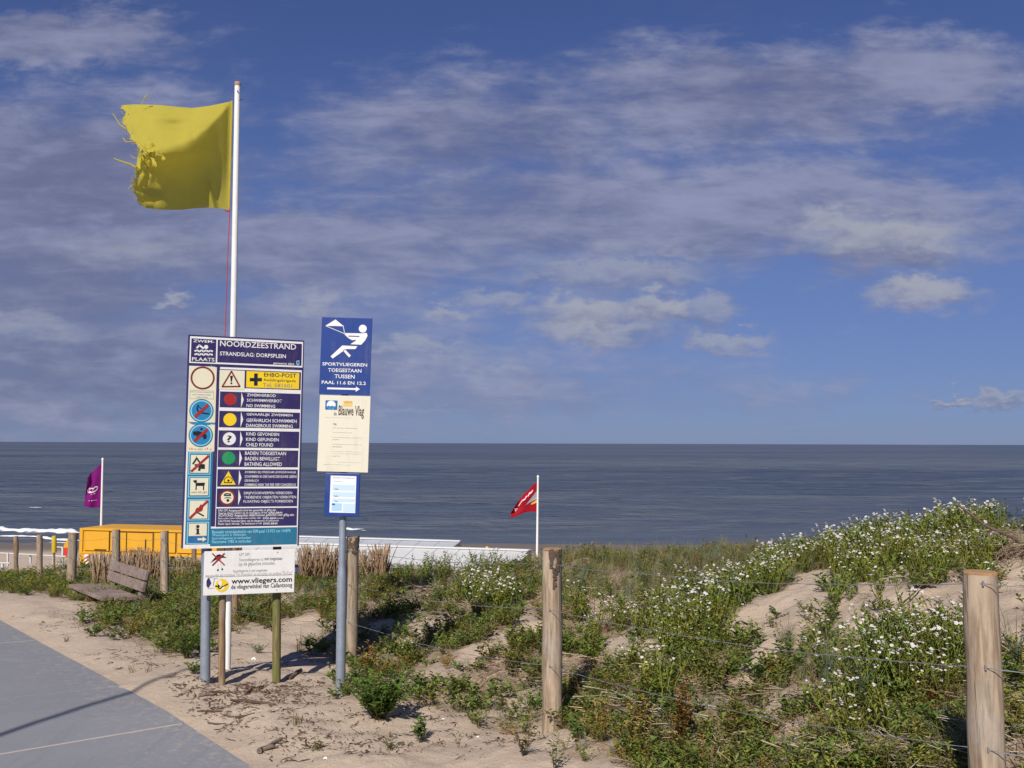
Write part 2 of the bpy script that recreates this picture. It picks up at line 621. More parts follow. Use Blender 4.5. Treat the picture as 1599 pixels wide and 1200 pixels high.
# vegetation maps, authored as positions on the ground --------------------------------
sand_line = np.array([(-400, 900), (0, 925), (60, 930), (120, 945), (150, 962), (215, 985), (228, 1012), (262, 1028), (312, 1030), (340, 1000), (380, 985), (425, 985), (455, 978),
                      (490, 968), (520, 975), (545, 1040), (562, 1070), (600, 1062), (650, 1068), (700, 1082), (760, 1104), (800, 1120), (850, 1134), (905, 1150),
                      (935, 1172), (975, 1205), (1050, 1260), (1300, 1600), (3000, 2600)], dtype=float)


def segd(px, py, a, b):
    ax, ay = a
    bx, by = b
    t = np.clip(((px - ax) * (bx - ax) + (py - ay) * (by - ay)) / ((bx - ax) ** 2 + (by - ay) ** 2 + 1e-9), 0, 1)
    return np.hypot(px - ax - t * (bx - ax), py - ay - t * (by - ay))


def ell(px, py, lst):
    s = np.zeros_like(px)
    for (cx, cy, rx, ry, w) in lst:
        r = np.sqrt(((px - cx) / rx) ** 2 + ((py - cy) / ry) ** 2)
        s = np.maximum(s, w * sstep(1.25, 0.7, r))
    return s


def veg_fields(x, y, z):
    px, py = to_px(x, y, z)
    n1 = fbm(x * 1.7, y * 1.7, 51, 3) - 0.5
    n2 = fbm(x * 1.7 + 31, y * 1.7, 57, 3) - 0.5
    qx = px + n1 * 60
    qy = py + n2 * 34
    sl = np.interp(qx, sand_line[:, 0], sand_line[:, 1])
    sd = edge_sd(x, y)
    green = sstep(6, -14, qy - sl)
    bare = np.zeros_like(x)
    for a, b, r in [((1150, 975), (1275, 908), 24), ((1275, 905), (1350, 898), 9), ((1165, 1070), (1215, 1005), 22), ((1440, 955), (1500, 925), 20), ((1590, 860), (1590, 915), 30), ((955, 1028), (1010, 1015), 16),
                    ((640, 985), (745, 972), 11), ((735, 1025), (830, 968), 14), ((455, 990), (530, 985), 10), ((385, 1000), (420, 1030), 26), ((1320, 965), (1345, 990), 20),
                    ((950, 1012), (1005, 1000), 14), ((905, 1140), (930, 1190), 14), ((1150, 1120), (1240, 1135), 8), ((1400, 940), (1440, 950), 16)]:
        bare = np.maximum(bare, sstep(r * 1.2, r * 0.6, segd(qx, qy, a, b)))
    patches = sstep(0.38, 0.50, fbm(x * 1.0, y * 1.0, 71, 3) + 0.12 * sstep(9, 13, y))
    green = green * (1 - bare) * (0.22 + 0.78 * patches)
    green = green * sstep(0.1, 0.5, sd)
    left = ell(qx, qy, [(190, 965, 60, 18, 0.8), (275, 985, 60, 40, 1.0), (155, 985, 30, 14, 0.6), (500, 1018, 45, 20, 0.75), (250, 1000, 50, 25, 0.9), (600, 1085, 60, 16, 0.7), (690, 1098, 80, 16, 0.7), (800, 1128, 70, 14, 0.6), (520, 1062, 30, 10, 0.4), (930, 1180, 60, 16, 0.6)])
    green = np.maximum(green, left * sstep(0.4, 0.8, sd))
    fl = np.maximum.reduce([
        sstep(46, 24, segd(qx, qy, (1020, 1000), (1230, 925))) * 0.75,
        sstep(40, 20, segd(qx, qy, (1200, 925), (1400, 885))),
        sstep(46, 24, segd(qx, qy, (1350, 885), (1620, 838))),
        ell(qx, qy, [(1420, 1050, 120, 62, 0.9), (1330, 1120, 80, 50, 0.35), (700, 905, 85, 14, 0.16), (770, 945, 50, 16, 0.55), (940, 985, 60, 22, 0.4), (1360, 975, 50, 30, 0.4),
                     (655, 1035, 45, 8, 0.3), (1500, 910, 60, 30, 0.3), (1020, 1060, 40, 40, 0.25), (1240, 1150, 90, 30, 0.15)])])
    fl = fl * (1 - bare) * green
    gr = np.maximum.reduce([
        sstep(50, 22, segd(qx, qy, (870, 888), (1290, 882))),
        ell(qx, qy, [(1150, 1150, 220, 60, 0.22), (1420, 1150, 120, 60, 0.25), (1290, 1050, 60, 50, 0.8), (1300, 1010, 60, 30, 0.4), (1520, 1090, 40, 90, 0.4), (600, 900, 90, 18, 0.4), (950, 905, 120, 30, 0.6), (210, 870, 120, 20, 0.35), (700, 880, 160, 14, 0.5)])]) * (1 - bare)
    st = ell(qx, qy, [(700, 925, 70, 22, 0.9), (745, 950, 55, 18, 0.7), (660, 912, 40, 14, 0.5), (820, 1050, 95, 26, 0.9), (960, 1045, 60, 22, 0.7), (1290, 1110, 60, 26, 0.8), (1130, 1080, 50, 26, 0.6),
                      (1590, 1170, 40, 40, 0.8), (1590, 848, 40, 22, 0.8), (1000, 1110, 70, 30, 0.4), (1400, 1170, 80, 30, 0.4), (600, 1040, 60, 18, 0.5), (880, 960, 50, 14, 0.5), (1280, 1165, 70, 25, 0.6),
                      (1200, 1180, 120, 30, 0.4), (1090, 1170, 60, 25, 0.5)])
    red = ell(qx, qy, [(700, 1050, 130, 26, 0.7), (1050, 1130, 130, 60, 0.5), (880, 1060, 60, 25, 0.5), (450, 965, 120, 25, 0.25), (1040, 860, 180, 22, 0.4), (1150, 1150, 120, 40, 0.4)])
    return green, fl, gr, st, red, bare


def build_ground():
    rows = np.concatenate([np.linspace(-5, 3.2, 24)[:-1], 3.2 * np.exp(np.linspace(0, math.log(24 / 3.2), 300))[:-1], np.linspace(24, 150, 90)])
    us = np.linspace(-1.25, 1.25, 380)
    Y, U = np.meshgrid(rows, us, indexing='ij')
    X = U * (np.maximum(Y, 0) + 4.0 + np.maximum(-Y, 0) * 0.5) * 0.86
    x, y = X.ravel(), Y.ravel()
    z = ground(x, y)
    nr, nc = Y.shape
    idx = np.arange(nr * nc).reshape(nr, nc)
    a, b, c, d = idx[:-1, :-1].ravel(), idx[:-1, 1:].ravel(), idx[1:, 1:].ravel(), idx[1:, :-1].ravel()
    tris = np.concatenate([np.c_[a, b, c], np.c_[a, c, d]])
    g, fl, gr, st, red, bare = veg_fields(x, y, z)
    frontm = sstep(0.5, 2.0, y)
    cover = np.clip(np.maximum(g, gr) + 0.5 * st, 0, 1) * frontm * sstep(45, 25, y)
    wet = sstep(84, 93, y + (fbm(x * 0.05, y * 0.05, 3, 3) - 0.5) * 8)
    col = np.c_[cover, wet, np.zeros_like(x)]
    m, t, bs = new_mat('sand')
    at = t.node('ShaderNodeAttribute', attribute_name='Col')
    cs, ws, _ = t.sep(at.outputs['Color'])
    tc = t.node('ShaderNodeTexCoord').outputs['Object']
    n1 = t.noise(tc, 1.3, 5, 0.6)
    n2 = t.noise(tc, 22.0, 5, 0.7)
    n3 = t.noise(tc, 150.0, 3, 0.6)
    c = t.mix(n1, (0.44, 0.345, 0.265), (0.56, 0.455, 0.36))
    c = t.mix(t.ramp(n2, 0.55, 0.75, 0, 0.5), c, (0.29, 0.21, 0.15))
    c = t.mix(t.ramp(n3, 0.6, 0.8, 0, 0.35), c, (0.62, 0.52, 0.42))
    n4 = t.noise(tc, 48.0, 4, 0.75)
    c = t.mix(t.ramp(n4, 0.62, 0.72, 0, 0.7), c, (0.20, 0.145, 0.105))
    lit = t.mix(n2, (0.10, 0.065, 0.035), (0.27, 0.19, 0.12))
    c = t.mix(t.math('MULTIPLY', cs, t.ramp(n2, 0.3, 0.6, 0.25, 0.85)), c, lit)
    c = t.mix(ws, c, (0.17, 0.135, 0.105))
    t.put(bs.inputs['Base Color'], c)
    t.put(bs.inputs['Roughness'], t.ramp(ws, 0, 1, 0.95, 0.45))
    bs.inputs['Specular IOR Level'].default_value = 0.2
    bn = t.node('ShaderNodeBump')
    bn.inputs['Strength'].default_value = 1.0
    bn.inputs['Distance'].default_value = 0.026
    t.put(bn.inputs['Height'], t.math('ADD', t.noise(tc, 11.0, 7, 0.75), t.math('MULTIPLY', n3, 0.2)))
    t.l.new(bn.outputs[0], bs.inputs['Normal'])
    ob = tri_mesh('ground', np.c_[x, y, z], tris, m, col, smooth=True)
    tag(ob, 'sandy dune ground sloping down to the beach', 'ground', kind='structure')


build_ground()

# ------------------------------------------------------------------ paved path


def build_path():
    m, t, b = new_mat('concrete')
    tc = t.node('ShaderNodeTexCoord').outputs['Object']
    n = t.noise(tc, 0.9, 5, 0.6)
    f = t.noise(tc, 90.0, 4, 0.7)
    c = t.mix(n, (0.175, 0.182, 0.21), (0.25, 0.257, 0.285))
    c = t.mix(t.ramp(f, 0.5, 0.8, 0, 0.6), c, (0.34, 0.33, 0.32))
    dust = t.noise(t.mapping(tc, (1, 1, 1), (3, 5, 0), (0, 0, 0.65)), 2.4, 7, 0.7, 0.6)
    c = t.mix(t.ramp(dust, 0.56, 0.80, 0, 0.45), c, (0.42, 0.35, 0.28))
    streak = t.noise(t.mapping(tc, (5, 0.5, 1), (0, 0, 0), (0, 0, -0.6)), 1.6, 5, 0.6)
    c = t.mix(t.ramp(streak, 0.55, 0.75, 0, 0.35), c, (0.15, 0.15, 0.165))
    dist = t.vmath('DOT_PRODUCT', tc, (float(EN[0]), float(EN[1]), 0.0), 1)
    grit = t.noise(tc, 16.0, 8, 0.8, 0.2)
    near = t.math('ADD', t.ramp(dist, -1.3, 0.05, 0, 0.42, False), t.ramp(grit, 0.35, 0.75, 0, 0.55))
    c = t.mix(t.ramp(near, 0.50, 0.85, 0, 0.6), c, (0.42, 0.36, 0.29))
    spk = t.noise(tc, 45.0, 3, 0.8)
    c = t.mix(t.ramp(spk, 0.55, 0.72, 0, 0.55), c, (0.13, 0.125, 0.125))
    t.put(b.inputs['Base Color'], c)
    b.inputs['Roughness'].default_value = 0.85
    b.inputs['Specular IOR Level'].default_value = 0.3
    bn = t.node('ShaderNodeBump')
    bn.inputs['Strength'].default_value = 0.35
    bn.inputs['Distance'].default_value = 0.005
    t.put(bn.inputs['Height'], f)
    t.l.new(bn.outputs[0], b.inputs['Normal'])
    root = empty('path', (E0[0], E0[1], 0))
    tag(root, 'grey concrete slab path leading down to the beach', 'path', kind='structure')
    L = 1.45
    jm = plain('joint_sand', (0.50, 0.42, 0.33), 0.95)
    for k in range(-6, 11):
        t0 = 1.08 + k * L + 0.009
        t1 = t0 + L - 0.018
        mb = MB()
        ns, nt = 4, 5
        top, bot = [], []
        for i in range(nt):
            for j in range(ns):
                tt = t0 + (t1 - t0) * i / (nt - 1)
                ss = -PATH_W * j / (ns - 1)
                q = E0 + ED * tt + EN * ss
                z = float(zpath(q[0], q[1])) + 0.0015 * math.sin(k * 2.1)
                top.append(Vector((q[0], q[1], z)))
                bot.append(Vector((q[0], q[1], z - 0.12)))
        fs = []
        for i in range(nt - 1):
            for j in range(ns - 1):
                a, b2, c2, d2 = i * ns + j, i * ns + j + 1, (i + 1) * ns + j + 1, (i + 1) * ns + j
                fs.append((a, d2, c2, b2))
        o = nt * ns
        rim = [j for j in range(ns)] + [i * ns + ns - 1 for i in range(1, nt)] + [(nt - 1) * ns + j for j in range(ns - 2, -1, -1)] + [i * ns for i in range(nt - 2, 0, -1)]
        for a, b2 in zip(rim, rim[1:] + rim[:1]):
            fs.append((a, b2, b2 + o, a + o))
        mb.add(top + bot, fs)
        mb.build('slab', m, root, bevel=0.004)
    # sand that fills the joints, just below the slab tops
    mb = MB()
    for k in range(-6, 12):
        tt = 1.08 + k * L
        pts = []
        for w in (-0.0085, 0.0085):
            for s in (-PATH_W, -0.02):
                q = E0 + ED * (tt + w) + EN * s
                pts.append((q[0], q[1], float(zpath(q[0], q[1])) - 0.0025))
        mb.add(pts, [(0, 1, 3, 2)])
    mb.build('joint_sand', jm, root)


build_path()

# ------------------------------------------------------------------ sea


def build_sea():
    rows = np.concatenate([80 * np.exp(np.linspace(0, math.log(700 / 80), 420))[:-1], 700 * np.exp(np.linspace(0, math.log(60000 / 700), 60))])
    us = np.linspace(-1.1, 1.1, 420)
    Y, U = np.meshgrid(rows, us, indexing='ij')
    X = U * (Y + 30)
    x, y = X.ravel(), Y.ravel()
    z = np.zeros_like(x)
    step = np.gradient(rows)[:, None].repeat(len(us), 1).ravel()
    xs = (np.abs(us[1] - us[0]) * (Y + 30)).ravel()
    rr = np.random.default_rng(3)
    for i in range(26):
        lam = 2.2 * (22 / 2.2) ** rr.random()
        an = rr.normal(0, 0.38)
        kx, ky = math.sin(an) * 2 * math.pi / lam, math.cos(an) * 2 * math.pi / lam
        amp = 0.011 * lam ** 0.85
        fade = sstep(lam * 0.45, lam * 0.2, step) * sstep(lam * 0.5 / max(0.15, abs(math.sin(an))), lam * 0.2 / max(0.15, abs(math.sin(an))), xs)
        grp = 0.4 + 1.2 * vnoise(x / 60 + i * 7, y / 45, 40 + i)
        z += amp * grp * fade * np.sin(kx * x + ky * y + rr.random() * 6.28 + 1.5 * vnoise(x / 40, y / 40, 90 + i))
    z *= sstep(94, 125, y) * 0.9 + 0.1
    z += SEA_Z
    nr, nc = Y.shape
    idx = np.arange(nr * nc).reshape(nr, nc)
    a, b, c, d = idx[:-1, :-1].ravel(), idx[:-1, 1:].ravel(), idx[1:, 1:].ravel(), idx[1:, :-1].ravel()
    tris = np.concatenate([np.c_[a, b, c], np.c_[a, c, d]])
    m, t, bs = new_mat('sea_water')
    tc = t.node('ShaderNodeTexCoord').outputs['Object']
    big = t.noise(t.mapping(tc, (0.0016, 0.006, 1)), 1.0, 4, 0.55)
    mid = t.noise(t.mapping(tc, (0.035, 0.07, 1)), 1.0, 6, 0.65)
    c = t.mix(t.ramp(big, 0.3, 0.7), (0.040, 0.060, 0.105), (0.105, 0.125, 0.165))
    c = t.mix(t.ramp(mid, 0.45, 0.7, 0, 0.4), c, (0.14, 0.15, 0.165))
    t.put(bs.inputs['Base Color'], c)
    bs.inputs['Roughness'].default_value = 0.42
    bs.inputs['Specular IOR Level'].default_value = 0.22
    bs.inputs['IOR'].default_value = 1.33
    w1 = t.noise(t.mapping(tc, (0.38, 0.8, 1)), 1.0, 6, 0.7)
    w2 = t.noise(t.mapping(tc, (0.03, 0.11, 1)), 1.0, 5, 0.6)
    h = t.math('ADD', t.math('MULTIPLY', w1, 0.7), t.math('MULTIPLY', w2, 3.0))
    bn = t.node('ShaderNodeBump')
    bn.inputs['Strength'].default_value = 1.0
    bn.inputs['Distance'].default_value = 0.6
    t.put(bn.inputs['Height'], h)
    t.l.new(bn.outputs[0], bs.inputs['Normal'])
    ob = tri_mesh('sea', np.c_[x, y, z], tris, m, None, smooth=True)
    tag(ob, 'choppy grey blue sea reaching to the horizon', 'sea', kind='structure')
    # white water
    fm, t, b = new_mat('sea_foam')
    tc = t.node('ShaderNodeTexCoord').outputs['Object']
    n = t.noise(tc, 1.5, 5, 0.7)
    t.put(b.inputs['Base Color'], t.mix(n, (0.62, 0.66, 0.70), (0.86, 0.87, 0.88)))
    b.inputs['Roughness'].default_value = 0.9
    rr = random.Random(5)

    def crest(pts, hpx, seed, ragged=0.5):
        """a rolling ridge of foam along photograph points that lie on the water"""
        ps = [Pz(a, b_, SEA_Z) for a, b_ in pts]
        dense = []
        for p, q in zip(ps, ps[1:]):
            n_ = max(2, int((q - p).length / 0.45))
            for i in range(n_):
                dense.append(p.lerp(q, i / n_))
        dense.append(ps[-1])
        mb = MB()
        vs, fs = [], []
        K = 7
        N = len(dense)
        for i, p in enumerate(dense):
            e = min(1.0, min(i, N - 1 - i) / max(2, N * 0.12))
            d = p.y
            h = hpx * d / FPX * (1 - ragged + ragged * 2 * mnoise.noise(Vector((i * 0.13, seed, 0))) ** 1) * (0.15 + 0.85 * e)
            h = max(0.02, h * (0.8 + 0.4 * rr.random()))
            w = h * 2.6
            sh = mnoise.noise(Vector((i * 0.07, seed, 3))) * 1.5
            for k in range(K):
                an = math.pi * k / (K - 1)
                vs.append((p.x, p.y + sh - math.cos(an) * w * (1 + 0.2 * rr.uniform(-1, 1)), SEA_Z - 0.05 + math.sin(an) * h * (1 + 0.25 * rr.uniform(-1, 1))))
        for i in range(N - 1):
            for k in range(K - 1):
                fs.append((i * K + k, (i + 1) * K + k, (i + 1) * K + k + 1, i * K + k + 1))
        mb.add(vs, fs)
        mb.build('foam_crest', fm, ob, smooth=False)

    crest([(-60, 806), (0, 804), (25, 802), (47, 799)], 5, 1)
    crest([(-90, 827), (0, 828), (40, 828.5), (70, 830), (100, 832), (132, 834)], 7, 2, 0.3)
    crest([(-90, 836), (0, 837), (50, 839), (90, 842), (130, 844)], 3.0, 3, 0.5)
    crest([(0, 844), (30, 845), (60, 846)], 1.5, 4, 0.8)
    crest([(65, 847), (90, 847.5), (120, 849)], 1.8, 5, 0.8)
    crest([(161, 787.5), (172, 789), (188, 788), (200, 786.5)], 5, 6, 0.35)
    crest([(200, 788), (235, 789), (260, 789.5)], 0.8, 7, 0.9)
    crest([(46, 792), (60, 793)], 2.0, 8, 0.6)
    crest([(535, 825), (552, 826.5), (570, 825)], 3.6, 9, 0.4)
    crest([(200, 820), (232, 821)], 2.0, 10, 0.6)
    crest([(565, 828), (600, 829)], 0.7, 11, 0.8)


build_sea()

# ------------------------------------------------------------------ fence posts and wire
W_PALE = wood('post_wood', (0.44, 0.345, 0.255), (0.24, 0.175, 0.12))
W_GREY = wood('weathered_post_wood', (0.40, 0.32, 0.235), (0.20, 0.15, 0.105))
W_BROWN = wood('brown_post_wood', (0.33, 0.225, 0.135), (0.17, 0.11, 0.065))
W_GREEN = wood('algae_post_wood', (0.27, 0.21, 0.10), (0.13, 0.10, 0.05), green=(0.13, 0.155, 0.04))
W_END = plain('cut_wood', (0.34, 0.20, 0.10), 0.9, var=0.4, scale=40)
W_ROT = plain('rotten_wood', (0.10, 0.07, 0.05), 0.95, var=0.5, scale=50, bump=0.8)
WIRE = plain('galvanised_wire', (0.30, 0.31, 0.33), 0.5, 0.6)


def post_mesh(base, top, r, seed, rough_top=0.0, mat=W_PALE, root=None, name='trunk'):
    rr = random.Random(seed)
    mb = MB()
    n, K = 14, 9
    pts, rad = [], []
    b0 = base + (base - top).normalized() * 0.35
    for i in range(K):
        f = i / (K - 1)
        p = b0.lerp(top, f) + Vector((rr.uniform(-1, 1), rr.uniform(-1, 1), 0)) * r * 0.05
        pts.append(p)
        rad.append(r * (1.03 - 0.06 * f) * (1 + rr.uniform(-0.03, 0.03)))
    mb.rings(pts, rad, n, True, 0.025, seed)
    if rough_top:
        o = (K - 1) * n
        for k in range(n):
            mb.v[o + k].z += rr.uniform(-1, 0.4) * rough_top
    return mb.build(name, mat, root, smooth=True)


POSTS = []


def fence_post(px, ytop, ybot, depth, wpx, label, mat, seed, rough_top=0.004, xtop=None):
    base = P(px, ybot, depth)
    top = P(xtop if xtop else px, ytop, depth)
    r = wpx / 2 / FPX * depth
    g = gz(base.x, base.y)
    root = empty('fence_post', (base.x, base.y, min(base.z, g)), label, 'fence post', 'wooden posts of the wire fence')
    post_mesh(base, top, r, seed, rough_top, mat, root)
    ax = (top - base).normalized()
    MB().rings([top - ax * 0.004, top + ax * 0.004, top + ax * 0.0065], [r * 0.95, r * 0.95, r * 0.85], 14, True, 0.02, seed + 1).build('cut_end', W_END, root)
    POSTS.append((base, top, r))
    return root


fence_post(1545, 895, 1369, 3.7, 53, 'thick pale fence post nearest the camera, at the foot of the flowery dune', W_PALE, 1, 0.003, xtop=1530.5)
pI = fence_post(862, 858, 1137, 6.4, 31, 'fence post with a split dark knotted top, alone between signs and dune', W_PALE, 2, 0.012, xtop=862.5)
pH = fence_post(547, 840, 1060, 8.8, 20, 'fence post standing directly behind the kite sign pole', W_GREY, 3, 0.02, xtop=551)
fence_post(366, 850, 990, 11.3, 12.5, 'brown fence post half hidden behind the white notice', W_BROWN, 4)
fence_post(257, 830, 953, 13.5, 13, 'tall pale fence post on the right of the bench', W_PALE, 5, xtop=257)
fence_post(180, 828, 938, 15.5, 12.5, 'fence post rising behind the bench backrest', W_GREY, 6, xtop=181.5)
fence_post(111, 833, 914, 17.5, 14, 'weathered fence post at the left end of the bench', W_GREY, 7, 0.03, xtop=114.5)
fence_post(62, 836, 917, 19.5, 9, 'slim pale fence post, second from the left edge', W_PALE, 8, xtop=62)
fence_post(25.5, 838, 919, 21.5, 7, 'darkest thin fence post, nearest the left edge', W_BROWN, 9, xtop=25)
fence_post(303, 840, 893, 21.0, 7.5, 'short distant post seen under the left part of the rules board', W_BROWN, 10)
NEARP = POSTS[:9]

# dark knot and hollow on the split post, cap rot on the post behind the kite sign
b0, t0, r0 = POSTS[1]
mb = MB()
rr = random.Random(4)
for k in range(26):
    an = rr.uniform(-2.3, -0.5)
    h = rr.uniform(0, 1) ** 1.4 * 0.22
    half = 0.6 * (1 - h / 0.24)
    an = -1.35 + rr.uniform(-1, 1) * half
    c = t0 + Vector((math.cos(an) * r0 * 0.985, math.sin(an) * r0 * 0.985, -h - 0.012))
    tn = Vector((-math.sin(an), math.cos(an), 0))
    no = Vector((math.cos(an), math.sin(an), 0))
    mb.box(c, tn * rr.uniform(0.004, 0.011), no * 0.004, Vector((rr.uniform(-.003, .003), 0, rr.uniform(0.008, 0.028))))
mb.build('knot', W_ROT, pI)
b0, t0, r0 = POSTS[2]
mb = MB()
for k in range(22):
    an = rr.uniform(-2.2, -0.2)
    h = rr.uniform(0, 1) ** 1.6 * 0.14
    c = t0 + Vector((math.cos(an) * r0 * 0.985, math.sin(an) * r0 * 0.985, -h - 0.008))
    tn = Vector((-math.sin(an), math.cos(an), 0))
    no = Vector((math.cos(an), math.sin(an), 0))
    mb.box(c, tn * rr.uniform(0.005, 0.012), no * 0.004, Vector((0, 0, rr.uniform(0.01, 0.03))))
mb.build('rotten_rim', W_ROT, pH)


def wire(drops, label):
    pts = []
    chain = [(Vector((5.2, 1.6, 0.45)), Vector((5.2, 1.6, 1.55)), 0.06)] + NEARP
    an = []
    for (b, t, r), dr in zip(chain, drops):
        ax = (t - b).normalized()
        an.append(t - ax * dr + Vector((-0.3, -0.95, 0)).normalized() * (r + 0.003))
    for a, b in zip(an, an[1:]):
        n = 14
        sag = 0.012 * (b - a).length + 0.006
        for i in range(n):
            f = i / n
            p = a.lerp(b, f)
            p.z -= sag * 4 * f * (1 - f)
            p += Vector((mnoise.noise(p * 1.1), mnoise.noise(p * 1.1 + Vector((9, 0, 0))), mnoise.noise(p * 1.3 + Vector((0, 9, 0))))) * 0.012 * (4 * f * (1 - f))
            pts.append(p)
    pts.append(an[-1])
    root = empty('fence_wire', an[1], label, 'wire', 'wires of the fence')
    root.location.z = root.location.z
    MB().tube(pts, 0.0013, 5).build('strand', WIRE, root, smooth=True)
    # second strand, wound loosely round the first
    pts2 = []
    for i in range(len(pts) - 1):
        for k in range(5):
            p = pts[i].lerp(pts[i + 1], k / 5)
            a = (i * 5 + k) * 1.25
            pts2.append(p + Vector((0.25 * math.cos(a), 0.25 * math.cos(a), math.sin(a))) * 0.0026)
    MB().tube(pts2, 0.0010, 4).build('twisted_strand', WIRE, root)
    for p in an[1:]:
        MB().box(p, (0.003, 0, 0), (0, 0.003, 0), (0, 0, 0.009)).build('staple', WIRE, root)


wire([0.09, 0.03, 0.085, 0.10, 0.10, 0.10, 0.10, 0.10, 0.12, 0.14], 'top wire of the post fence, strung above the grass')
wire([0.40, 0.33, 0.37, 0.40, 0.40, 0.38, 0.40, 0.40, 0.42, 0.42], 'middle wire of the post fence')
wire([0.72, 0.62, 0.72, 0.72, 0.72, 0.70, 0.70, 0.70, 0.70, 0.70], 'lowest wire of the post fence, just above the plants')

# ------------------------------------------------------------------ signs
NAVY = plain('navy_enamel', (0.032, 0.024, 0.105), 0.35, var=0.15, scale=2)
WHITE = plain('sign_white', (0.74, 0.735, 0.72), 0.4, var=0.05, scale=3)
CREAM = plain('sign_cream', (0.70, 0.67, 0.50), 0.4, var=0.05, scale=3)
TEAL = plain('sign_teal', (0.02, 0.155, 0.27), 0.4, var=0.1, scale=3)
LBLUE = plain('sign_light_blue', (0.25, 0.58, 0.72), 0.4, var=0.06)
BLUE = plain('sign_blue', (0.012, 0.13, 0.36), 0.4, var=0.1)
MIDB = plain('sign_mid_blue', (0.02, 0.20, 0.42), 0.4, var=0.1)
YEL = plain('sign_yellow', (0.80, 0.56, 0.015), 0.4, var=0.05)
RED = plain('sign_red', (0.34, 0.022, 0.02), 0.4, var=0.1)
DRED = plain('sign_dark_red', (0.20, 0.022, 0.018), 0.4, var=0.1)
GREEN = plain('sign_green', (0.005, 0.27, 0.09), 0.4, var=0.08)
BLACK = plain('sign_black', (0.012, 0.011, 0.018), 0.4)
DGREY = plain('sign_grey', (0.20, 0.20, 0.22), 0.5)
LGREY = plain('faded_print', (0.26, 0.27, 0.28), 0.5)
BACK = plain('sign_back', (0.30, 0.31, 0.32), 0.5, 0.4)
STEEL = plain('galvanised_steel', (0.27, 0.31, 0.37), 0.5, 0.35, var=0.3, scale=14, bump=0.15)
KBLUE = plain('kite_sign_blue', (0.014, 0.045, 0.22), 0.4, var=0.1, scale=3)
PAPER = plain('notice_paper', (0.66, 0.63, 0.51), 0.55, var=0.04, scale=3)


class Board:
    """a flat board fitted to four photograph corners (tl, tr, bl, br); print is laid out in (u right, v down)"""
    def __init__(self, tl, tr, bl, br, dl, dr, root, thick=0.012):
        self.px = (tl, tr, bl, br)
        TL, TR, BL, BR = P(*tl, dl), P(*tr, dr), P(*bl, dl), P(*br, dr)
        X = ((TR - TL) + (BR - BL)) / 2
        Z = ((TL - BL) + (TR - BR)) / 2
        self.W, self.H = X.length, Z.length
        X.normalize()
        Z = (Z - X * Z.dot(X)).normalized()
        self.X, self.Z = X, Z
        self.N = X.cross(Z).normalized()          # X x Z points to -Y: the viewer
        c = (TL + TR + BL + BR) / 4
        self.o = c - X * self.W / 2 + Z * self.H / 2
        self.root = root
        self.thick = thick

    def uv(self, px, py):
        tl, tr, bl, br = [np.array(q, float) for q in self.px]
        u, v = 0.5, 0.5
        for _ in range(8):
            f = tl * (1 - u) * (1 - v) + tr * u * (1 - v) + bl * (1 - u) * v + br * u * v
            du = (tr - tl) * (1 - v) + (br - bl) * v
            dv = (bl - tl) * (1 - u) + (br - tr) * u
            J = np.array([du, dv]).T
            s = np.linalg.solve(J, np.array([px, py]) - f)
            u, v = u + s[0], v + s[1]
        return u, v

    def pt(self, u, v, layer=0.0):
        return self.o + self.X * (u * self.W) - self.Z * (v * self.H) + self.N * layer

    def panel(self, mat, name='panel', back=BACK):
        mb = MB()
        c = self.pt(0.5, 0.5, -self.thick / 2)
        mb.box(c, self.X * self.W / 2, self.N * self.thick / 2, self.Z * self.H / 2)
        return mb.build(name, mat, self.root, bevel=0.003)

    def poly(self, pts, layer, mat, name, parent=None):
        mb = MB()
        mb.add([self.pt(u, v, layer * 0.0009 + 0.0005) for u, v in pts], [tuple(range(len(pts)))[::-1]])
        return mb.build(name, mat, parent or self.root)

    def shapes(self, plist, layer, mat, name, parent=None):
        mb = MB()
        for pts in plist:
            mb.add([self.pt(u, v, layer * 0.0009 + 0.0005) for u, v in pts], [tuple(range(len(pts)))[::-1]])
        return mb.build(name, mat, parent or self.root)

    def text(self, s, a, b, layer, mat, bold=0.0, parent=None):
        """lettering whose bounding box runs from a to b in uv"""
        cu = bpy.data.curves.new('lettering', 'FONT')
        cu.body = s
        cu.resolution_u = 2
        cu.offset = bold
        tmp = bpy.data.objects.new('lettering_tmp', cu)
        me = bpy.data.meshes.new_from_object(tmp)
        bpy.data.objects.remove(tmp)
        n = len(me.vertices)
        if n == 0:
            return
        co = np.empty(n * 3)
        me.vertices.foreach_get('co', co)
        co = co.reshape(-1, 3)
        mn, mx = co.min(0), co.max(0)
        off = Vector((0, 0, 0))
        p = parent or self.root
        q = p
        while q is not None:
            off = off + q.location
            q = q.parent
        fx = (co[:, 0] - mn[0]) / (mx[0] - mn[0])
        fy = (co[:, 1] - mn[1]) / (mx[1] - mn[1])
        u = a[0] + (b[0] - a[0]) * fx
        v = b[1] + (a[1] - b[1]) * fy
        o, X, Z, N = [np.array(w) for w in (self.o - off, self.X, self.Z, self.N)]
        w = o + np.outer(u * self.W, X) - np.outer(v * self.H, Z) + N * (layer * 0.0009 + 0.0005)
        me.vertices.foreach_set('co', w.ravel())
        me.materials.clear()
        me.materials.append(mat)
        me.name = 'lettering'
        me.update()
        ob = bpy.data.objects.new('lettering', me)
        COL.objects.link(ob)
        ob.parent = p
        return ob


